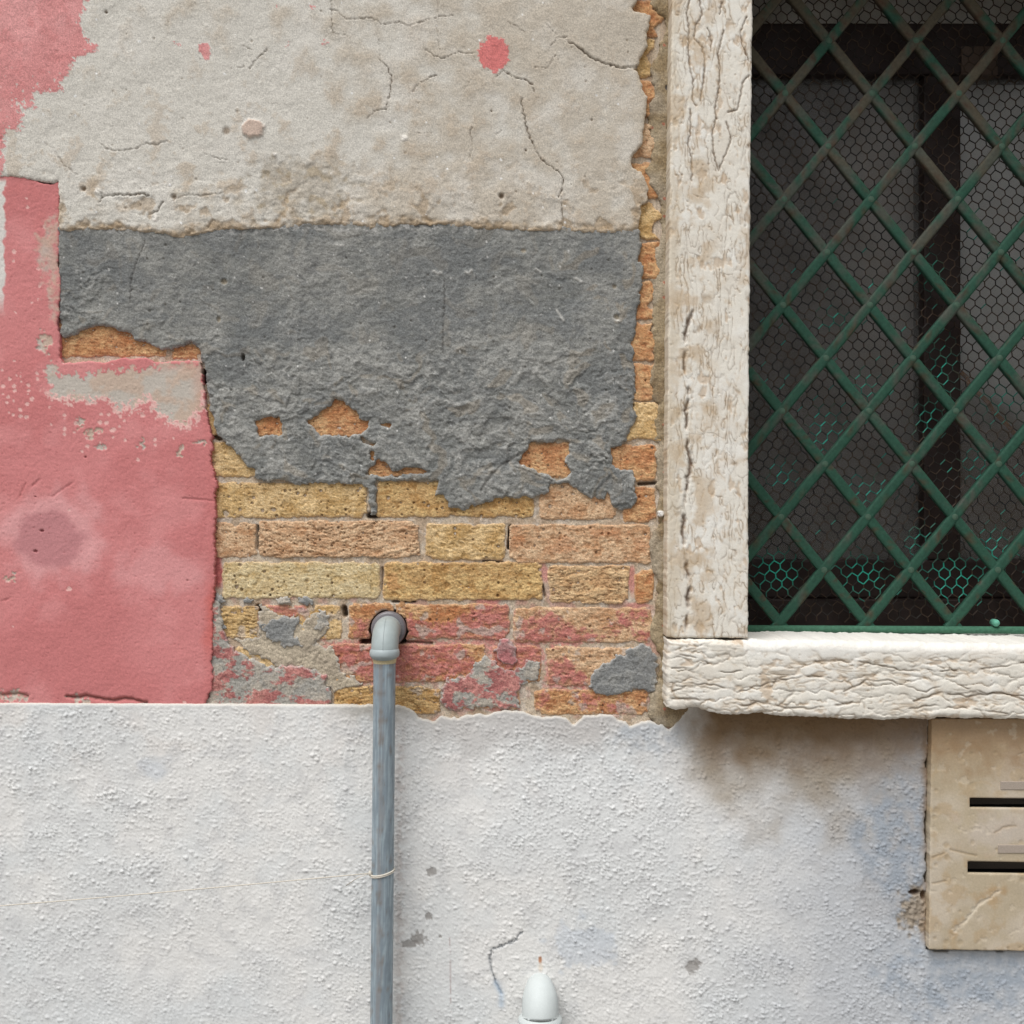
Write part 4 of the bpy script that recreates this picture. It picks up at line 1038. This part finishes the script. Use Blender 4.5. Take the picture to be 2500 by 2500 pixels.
# dark room behind
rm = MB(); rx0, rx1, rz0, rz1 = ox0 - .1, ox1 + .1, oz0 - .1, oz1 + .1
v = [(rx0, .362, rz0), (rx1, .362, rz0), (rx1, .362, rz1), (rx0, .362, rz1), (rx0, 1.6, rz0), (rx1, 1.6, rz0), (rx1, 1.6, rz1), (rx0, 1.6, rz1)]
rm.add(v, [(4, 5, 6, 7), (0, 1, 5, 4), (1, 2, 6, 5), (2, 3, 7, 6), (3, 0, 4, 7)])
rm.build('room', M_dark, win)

# ------------------------------------------------------------------ window grille
gr = empty('window_grille', 'green painted iron lattice grille of diamond bars in the window', 'grille')
PG = -.084
GC, GR_, GB = C(36, 70, 56), C(66, 70, 62), C(74, 66, 52)


def bar(a, b, w_, t, front):             # flat bar with a half-round face, coloured along its length
    A = wpt(*a, front); B = wpt(*b, front)
    u = (B - A).normalized(); nrm = Vector((-u.z, 0, u.x)); n = 90
    prof = [(-w_, t), (-w_, .0022), (-w_ * .82, .0005), (-w_ * .5, 0), (w_ * .5, 0), (w_ * .82, .0005), (w_, .0022), (w_, t)]
    V = []; px = []; py = []
    for i in range(n + 1):
        p = A.lerp(B, i / n)
        for (o, y) in prof:
            V.append(p + nrm * o + Vector((0, y, 0)))
            px.append(a[0] + (b[0] - a[0]) * i / n + o / S); py.append(a[1] + (b[1] - a[1]) * i / n)
    px = np.array(px, f4); py = np.array(py, f4)
    wr = fbm(px, py, 90, 4, 820) * .9 + fbm(px, py, 16, 3, 821) * .5
    k = sst(.3, -.35, (py - 520) / 900 + (px - 2100) / 1600 + 1.5 * wr)
    c = mix(GC, GR_, k); c = mix(c, GB, .8 * sst(.35, -.35, (py - 150) / 500 + wr)); c = mix(c, C(70, 44, 30), .6 * sst(.42, .6, fbm(px, py, 22, 3, 822)))
    m_ = len(prof); L = []
    for i in range(n):
        for k2 in range(m_):
            k3 = (k2 + 1) % m_
            L += [i * m_ + k2, i * m_ + k3, (i + 1) * m_ + k3, (i + 1) * m_ + k2]
    return mesh_obj('bar', np.array([tuple(v_) for v_ in V], f4), np.array(L), np.full(n * m_, 4), M_green, gr, c)


# lattice nodes: (1912 + 212 i - lean, 228 + 258.5 j)
TOPY, BOTY = -165, 1544
XL, XR = 1800, 2930
sl_ = 129.25 / 106.0


def lean(y): return -.0095 * (y - 228)


for i in range(-9, 12):
    # bars "\" : pass through node x at y=228, slope down to the right
    for sgn, frontp in ((1, PG), (-1, PG + .0012)):
        xn = 1917 + 212 * i
        y0, y1 = TOPY, BOTY - 8
        xa = xn + sgn * (y0 - 228) / sl_; xb = xn + sgn * (y1 - 228) / sl_
        # clip to the opening
        def at_x(xx): return 228 + sgn * (xx - xn) * sl_
        for lim in (XL, XR):
            if (xa - lim) * (xb - lim) < 0:
                yl = at_x(lim)
                if (lim == XL and xa < lim) or (lim == XR and xa > lim): xa, y0 = lim, yl
                else: xb, y1 = lim, yl
        if max(xa, xb) <= XL + 1 or min(xa, xb) >= XR - 1 or y1 - y0 < 30: continue
        bar((xa + lean(y0), y0), (xb + lean(y1), y1), .0081, .011, frontp)
wv, wf = [], []
for q, (rr, hh_) in enumerate(((.0062, 0), (.0048, -.0011), (.0022, -.0017))):
    wv += [(rr * math.cos(t), hh_, rr * math.sin(t)) for t in np.linspace(0, 2 * math.pi, 11)[:-1]]
for q in (0, 1): wf += [(q * 10 + k, q * 10 + (k + 1) % 10, q * 10 + 10 + (k + 1) % 10, q * 10 + 10 + k) for k in range(10)]
wf.append(tuple(range(20, 30)))
wm_ = MB(); wm_.add(wv, wf, C(62, 84, 70)); weld = wm_.build('weld', M_green, gr, smooth=True, col=True)
first = True
for j in range(-3, 11):
    for i in range(-1, 6):
        nx_, ny_ = 1917 + 212 * i + 106 * (j % 2), 228 + 129.25 * j
        if not (1815 < nx_ < 2915 and -160 < ny_ < 1500): continue
        o = weld if first else weld.copy()
        if not first: COL.objects.link(o)
        first = False
        o.location = wpt(nx_ + lean(ny_), ny_, PG + .0003); o.rotation_euler = (0, (i * 1.7 + j) % 3, 0)
m = MB(); a = wpt(1790, 1535, PG); b = wpt(2940, 1541, PG)
m.tube([a, a.lerp(b, .33), a.lerp(b, .66), b], .0062, 12, col=C(58, 98, 78)); m.build('bottom_rail', M_green, gr, smooth=True, col=True)
m = MB(); q = wpt(2432, 1521, PG + .006); m.tube([q + Vector((0, .012, 0)), q, q + Vector((0, -.004, 0)), q + Vector((0, -.006, 0))], [.006, .006, .0045, .001], 10, col=C(90, 150, 130)); m.build('stud', M_green, gr, smooth=True, col=True)

# ------------------------------------------------------------------ wire netting
PN = -.112
nm = MB(); pitch, rowp = 27.0, 21.5
ca, sa = math.cos(math.radians(-7)), math.sin(math.radians(-7))
TEAL, DARKW, RUSTW = C(42, 150, 130), C(34, 30, 27), C(74, 56, 40)
TB = ((1895, 1395, 70, 60), (2110, 1405, 75, 55), (2330, 1410, 90, 60), (2010, 1055, 65, 60), (2112, 945, 50, 50), (2270, 1020, 45, 60), (1910, 1160, 50, 40), (2250, 1320, 50, 50), (2430, 1330, 60, 60), (2270, 670, 40, 60), (2140, 700, 40, 30), (2030, 780, 50, 40), (2440, 980, 60, 70), (2120, 1200, 70, 50), (2300, 900, 45, 110), (2390, 1130, 50, 60), (2390, 560, 40, 40))  # clusters where light catches the remaining coating, painted into the wire colour


def hexpt(x, y):
    wx = x + 5 * math.sin(y * .013 + x * .004); wy = y + 5 * math.sin(x * .017 + y * .006)
    return 2160 + wx * ca - wy * sa, 620 + wx * sa + wy * ca


rs = np.random.default_rng(3)
for r in range(-54, 54):
    for q in range(-30, 38):
        cx = q * pitch + (r % 2) * pitch / 2; cy = r * rowp
        p_top = (cx, cy - 5.5); p_bot = (cx, cy + 5.5); p_r = (cx + pitch / 2, cy + rowp - 5.5)
        p_l = (cx - pitch / 2, cy + rowp - 5.5)
        for a, b in ((p_top, p_bot), (p_bot, p_r), (p_bot, p_l)):
            A = hexpt(*a); B = hexpt(*b)
            mx_, my_ = (A[0] + B[0]) / 2, (A[1] + B[1]) / 2
            if not (1740 < mx_ < 2960 and -165 < my_ < 1515): continue
            t = max((1 - math.hypot((mx_ - u) / w_, (my_ - v_) / h_)) for u, v_, w_, h_ in TB)
            t = t * 1.25 + .75 * (rs.random() - .5) + .12 * (my_ > 950)
            if my_ < 1335: t = (t - .12) * (1.0 if b is p_l else .3)
            if my_ > 480 and b is p_l and t <= 0 and rs.random() < .10: t = .25 + .4 * rs.random()
            t = min(max(t, 0), 1) if rs.random() > .1 else 0
            base = RUSTW * .5 + DARKW * .5 if rs.random() < .5 else DARKW
            zz = .004 * math.sin(mx_ * .02) + .003 * math.sin(my_ * .017)
            nm.tube([wpt(*A, PN + zz), wpt(*B, PN + zz)], .00095, 4, cap=False, col=base * (1 - t) + TEAL * t, up=(.3, 1, .2))
wn = nm.build('wire_netting', M_wire, None, col=True)
tag(wn, 'hexagonal chicken wire netting with flaking turquoise coating, lit patches painted in, behind the green grille', 'netting')

# ------------------------------------------------------------------ letterbox
lb = empty('letterbox', 'tan stone letterbox panel with two black slots below the window sill', 'letterbox')
LBP = [(2275, 1755), (2273, 1900), (2268, 2319), (2950, 2328), (2950, 1755)]
SLOT = [[(2368, 1948), (2760, 1952), (2760, 1976), (2368, 1972)], [(2363, 2103), (2758, 2110), (2758, 2138), (2363, 2132)]]


def lb_sdf(x, y):
    d = poly_sdf(x + 1.2 * fbm(x, y, 20, 2, 850), y + 1.2 * fbm(x, y, 24, 2, 851), LBP)
    for q in SLOT: d = np.minimum(d, -poly_sdf(x, y, q))
    return d


def lb_surf(x, y, d):
    n1 = fbm(x, y, 180, 4, 852); n2 = fbm(x, y, 50, 4, 853); n3 = fbm(x, y, 12, 3, 854)
    h = 27 + .3 * n1 + .12 * n2 + .06 * n3 + rnd(d, 3, 1.2)
    c = mix(C(176, 162, 138), C(188, 176, 158), sst(-.3, .5, n1)); c = mix(c, C(172, 150, 118), .6 * sst(.0, .6, n2 + .4 * n1))
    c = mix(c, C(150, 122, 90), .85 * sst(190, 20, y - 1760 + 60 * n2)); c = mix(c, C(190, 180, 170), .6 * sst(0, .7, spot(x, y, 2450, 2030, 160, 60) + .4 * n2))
    dd = line_d(x + 4 * n3, y + 4 * n3, [(2440, 2175), (2410, 2195), (2380, 2215), (2362, 2245), (2330, 2272)]); k = np.exp(-(dd / 3) ** 2); h -= 1.4 * k; c = mix(c, C(206, 196, 178), .6 * np.exp(-((dd - 2) / 4) ** 2)); c = mix(c, C(166, 136, 98), .5 * np.exp(-((dd - 10) / 10) ** 2) * sst(-.3, .3, n2))
    for pts in ([(2275, 2155), (2310, 2152)], [(2320, 2075), (2350, 2082), (2385, 2090)], [(2275, 2095), (2305, 2085)], [(2430, 2035), (2450, 2022), (2480, 2018)]):
        k = np.exp(-(line_d(x + 3 * n3, y + 3 * n2, pts) / 2.5) ** 2); h -= .9 * k; c = mix(c, C(152, 130, 100), .5 * k)
    f1, f2, i = worley(x / 30, y / 30, 31); k = (RX[i] < .25) * sst(.3, .1, f1 / (.4 + RY[i])); h -= .7 * k; c = mix(c, C(160, 140, 110), .35 * k)
    k = sst(.5, .7, fbm(x, y, 30, 4, 856)); h -= .5 * k; c = mix(c, C(196, 184, 164), .3 * k)
    return h, c


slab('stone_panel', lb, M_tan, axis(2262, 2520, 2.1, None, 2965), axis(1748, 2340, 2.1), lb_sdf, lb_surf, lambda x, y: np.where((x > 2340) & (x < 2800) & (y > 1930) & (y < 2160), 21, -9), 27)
M_slot = material('slot_darkness', base=(.012, .011, .010), bump=0, speck=.05)
for q in SLOT:                           # the box behind each slot
    m = MB(); A = wpt(q[0][0] - 8, q[0][1] - 9, .018); B = wpt(q[2][0] + 8, q[2][1] + 9, .018)
    y0, y1 = -.0205, .06
    m.add([(A.x, y0, B.z), (B.x, y0, B.z), (B.x, y0, A.z), (A.x, y0, A.z), (A.x, y1, B.z), (B.x, y1, B.z), (B.x, y1, A.z), (A.x, y1, A.z)],
          [(4, 5, 6, 7), (0, 1, 5, 4), (1, 2, 6, 5), (2, 3, 7, 6), (3, 0, 4, 7)]); m.build('slot', M_slot, lb)
for px, py in ((2443, 1908), (2437, 2063)):
    m = MB(); wbox(m, px, px + 230, py, py + 20, .0282, .024); m.build('name_strip', M_plate, lb, bevel=.0006)

# ------------------------------------------------------------------ drain pipe
dp = empty('drain_pipe', 'blue grey plastic drain pipe coming out of the brickwork and running down the white wall', 'pipe')
AX = .060
ax0 = wpt(939, 1560, AX)
zc = CAMZ + (1250 - 1537) * S * .99
R = .036


def bend(x, z, ax, r_b, n=14):           # out of the wall, then down
    pts = [(x, .02, z), (x, 0, z), (x, -(ax - r_b), z)]
    for i in range(1, n + 1):
        a = math.pi / 2 * i / n
        pts.append((x, -(ax - r_b) - r_b * math.sin(a), z - r_b + r_b * math.cos(a)))
    return pts


PC = C(150, 160, 160)
e = MB(); pts = bend(ax0.x, zc, AX, R)
zl = wpt(939, 1586, AX).z
pts.append((ax0.x, -AX, (pts[-1][2] + zl) / 2)); pts.append((ax0.x, -AX, zl))
e.tube(pts, [.0205] * (len(pts) - 1) + [.0207], 40, cap=False, col=PC)
el = e.build('elbow', M_pipe, dp, smooth=True, col=True)
sm_ = [(ax0.x - .0004, -(AX - R) - (R + .0205) * math.sin(t), zc - R + (R + .0205) * math.cos(t)) for t in np.linspace(.25, math.pi / 2, 14)] + [(ax0.x, -AX - .0206, zl + .002)]
e = MB(); e.tube(sm_, .0004, 6, col=C(128, 136, 137)); e.build('mould_seam', M_pipe, dp, smooth=True, col=True)
e = MB(); e.tube([(ax0.x, -AX, zl + .0015), (ax0.x, -AX, zl), (ax0.x, -AX, zl - .003), (ax0.x, -AX, zl - .007), (ax0.x, -AX, zl - .0100), (ax0.x, -AX, zl - .0112)], [.0205, .0216, .0226, .0226, .0216, .0190], 40, cap=False, col=C(158, 168, 170)); e.build('collar', M_pipe, dp, smooth=True, col=True)
e = MB(); rr = [(.006, .0255), (.002, .027), (-.006, .0275), (-.010, .0262), (-.0115, .0235), (-.0112, .0212)]
e.tube([(ax0.x, y_, zc) for y_, _ in rr], [r_ for _, r_ in rr], 48, cap=False); e.build('wall_ring', M_ring, dp, smooth=True)
e = MB(); z1 = zl - .011
e.tube([(ax0.x, -AX, z1 + .001), (ax0.x, -AX, z1 - .004), (ax0.x, -AX, z1 - .009)], [.0186, .0180, .0170], 32, cap=False); e.build('sealant_band', M_seal, dp, smooth=True)
# pipe barrel with weathering streaks
n, nr = 64, 220
zb = wpt(931, 2560, AX).z - .9; zt = z1 + .002
V = []; a_ = np.linspace(0, 2 * np.pi, n, endpoint=False)
zs = np.linspace(zt, zb, nr); xb = wpt(931, 2500, AX).x; xt = wpt(939, 1620, AX).x
z2500 = wpt(931, 2500, AX).z
cx_ = xt + (xb - xt) * (zt - zs) / (zt - z2500)
Vp = np.stack([cx_[:, None] + .0167 * np.cos(a_)[None], -AX + .0167 * np.sin(a_)[None] + 0 * zs[:, None], zs[:, None] + 0 * a_[None]], -1).reshape(-1, 3)
aa = np.tile(a_, nr); zz = np.repeat(zs, n)
st_ = fbm(aa * 40, zz * 300, 14, 4, 870); st2 = fbm(aa * 60, zz * 3000, 60, 4, 871)
c = mix(C(134, 147, 155), C(122, 134, 142), sst(-.3, .3, st_)); c = mix(c, C(158, 172, 178), .6 * sst(.1, .5, fbm(aa * 50 + 9, zz * 120, 9, 3, 872)))
c = mix(c, C(122, 118, 116), .6 * sst(.35, .0, np.abs(aa - 4.6) + .3 * st_)); c = mix(c, C(110, 92, 74), .4 * sst(.45, .6, st2))
I = np.arange(n * nr).reshape(nr, n)
q = np.stack([I[:-1], np.roll(I, -1, 1)[:-1], np.roll(I, -1, 1)[1:], I[1:]], -1).reshape(-1, 4)[:, ::-1]
mesh_obj('barrel', Vp.astype(f4), q.ravel(), np.full(len(q), 4), M_pipe, dp, c)

# ------------------------------------------------------------------ string
stg = empty('string', 'thin cream string tied round the drain pipe and stretched to the left', 'string')
kx = wpt(934.5, 2127, AX)
r_ = .0176
e = MB(); loop_ = [(kx.x + r_ * math.cos(t), -AX + r_ * math.sin(t), kx.z - .0012 * math.sin(t * .5) + .0035 * math.cos(t)) for t in np.linspace(0, 2 * math.pi, 41)]
e.tube(loop_, .0013, 8, cap=False, up=(0, 0, 1)); e.tube([(a, b, c2 - .0022) for a, b, c2 in loop_], .0011, 8, cap=False, up=(0, 0, 1)); e.build('loop', M_string, stg, smooth=True)
e = MB(); kn = Vector((kx.x - r_ - .001, -AX - .004, kx.z - .0018))
e.tube([kn + Vector((0, 0, .0045)), kn + Vector((0, 0, .002)), kn, kn + Vector((0, 0, -.002)), kn + Vector((0, 0, -.0045))], [.0006, .0024, .003, .0024, .0006], 10); e.build('knot', M_string, stg, smooth=True)
e = MB(); far = wpt(-700, 2262, .03)
e.tube([kn.lerp(far, t) + Vector((0, 0, -.004 * math.sin(math.pi * t))) for t in np.linspace(0, 1, 24)], .00095, 6); e.build('line', M_string, stg, smooth=True)
e = MB(); t1 = wpt(845, 2162, .035); e.tube([kn, kn.lerp(t1, .5) + Vector((0, 0, .003)), t1], .0006, 6); e.build('tail', M_string, stg, smooth=True)

# ------------------------------------------------------------------ white elbow low on the wall
we = empty('white_elbow', 'white painted pipe elbow sticking out of the white render near the bottom', 'pipe elbow')
AW = .052
wx0 = wpt(1319, 2440, AW).x; zw = wpt(1319, 2413, .02).z
e = MB(); RB = .034
pts = bend(wx0, zw, AW, RB); zlw = wpt(1319, 2486, AW).z
pts[-1] = (wx0, -AW, zlw + .001); rad = np.interp(np.arange(len(pts)), [0, 2, 8, len(pts) - 1], [.017, .0215, .0272, .0285])
e.tube(pts, list(rad), 40, cap=False); e.build('hood', M_hood, we, smooth=True)
e = MB(); e.tube([(wx0, -AW, zlw + .006), (wx0, -AW, zlw + .001), (wx0, -AW, zlw - .003), (wx0, -AW, zlw - .006), (wx0, -AW, zlw - .0075)], [.0272, .0325, .0338, .0328, .028], 40, cap=False); e.build('lip', M_hood, we, smooth=True)
e = MB(); e.tube([(wx0, -AW, zlw - .007), (wx0, -AW, zlw - .3), (wx0, -AW, .0)], .0275, 32, cap=False); e.build('barrel', M_hood, we, smooth=True)
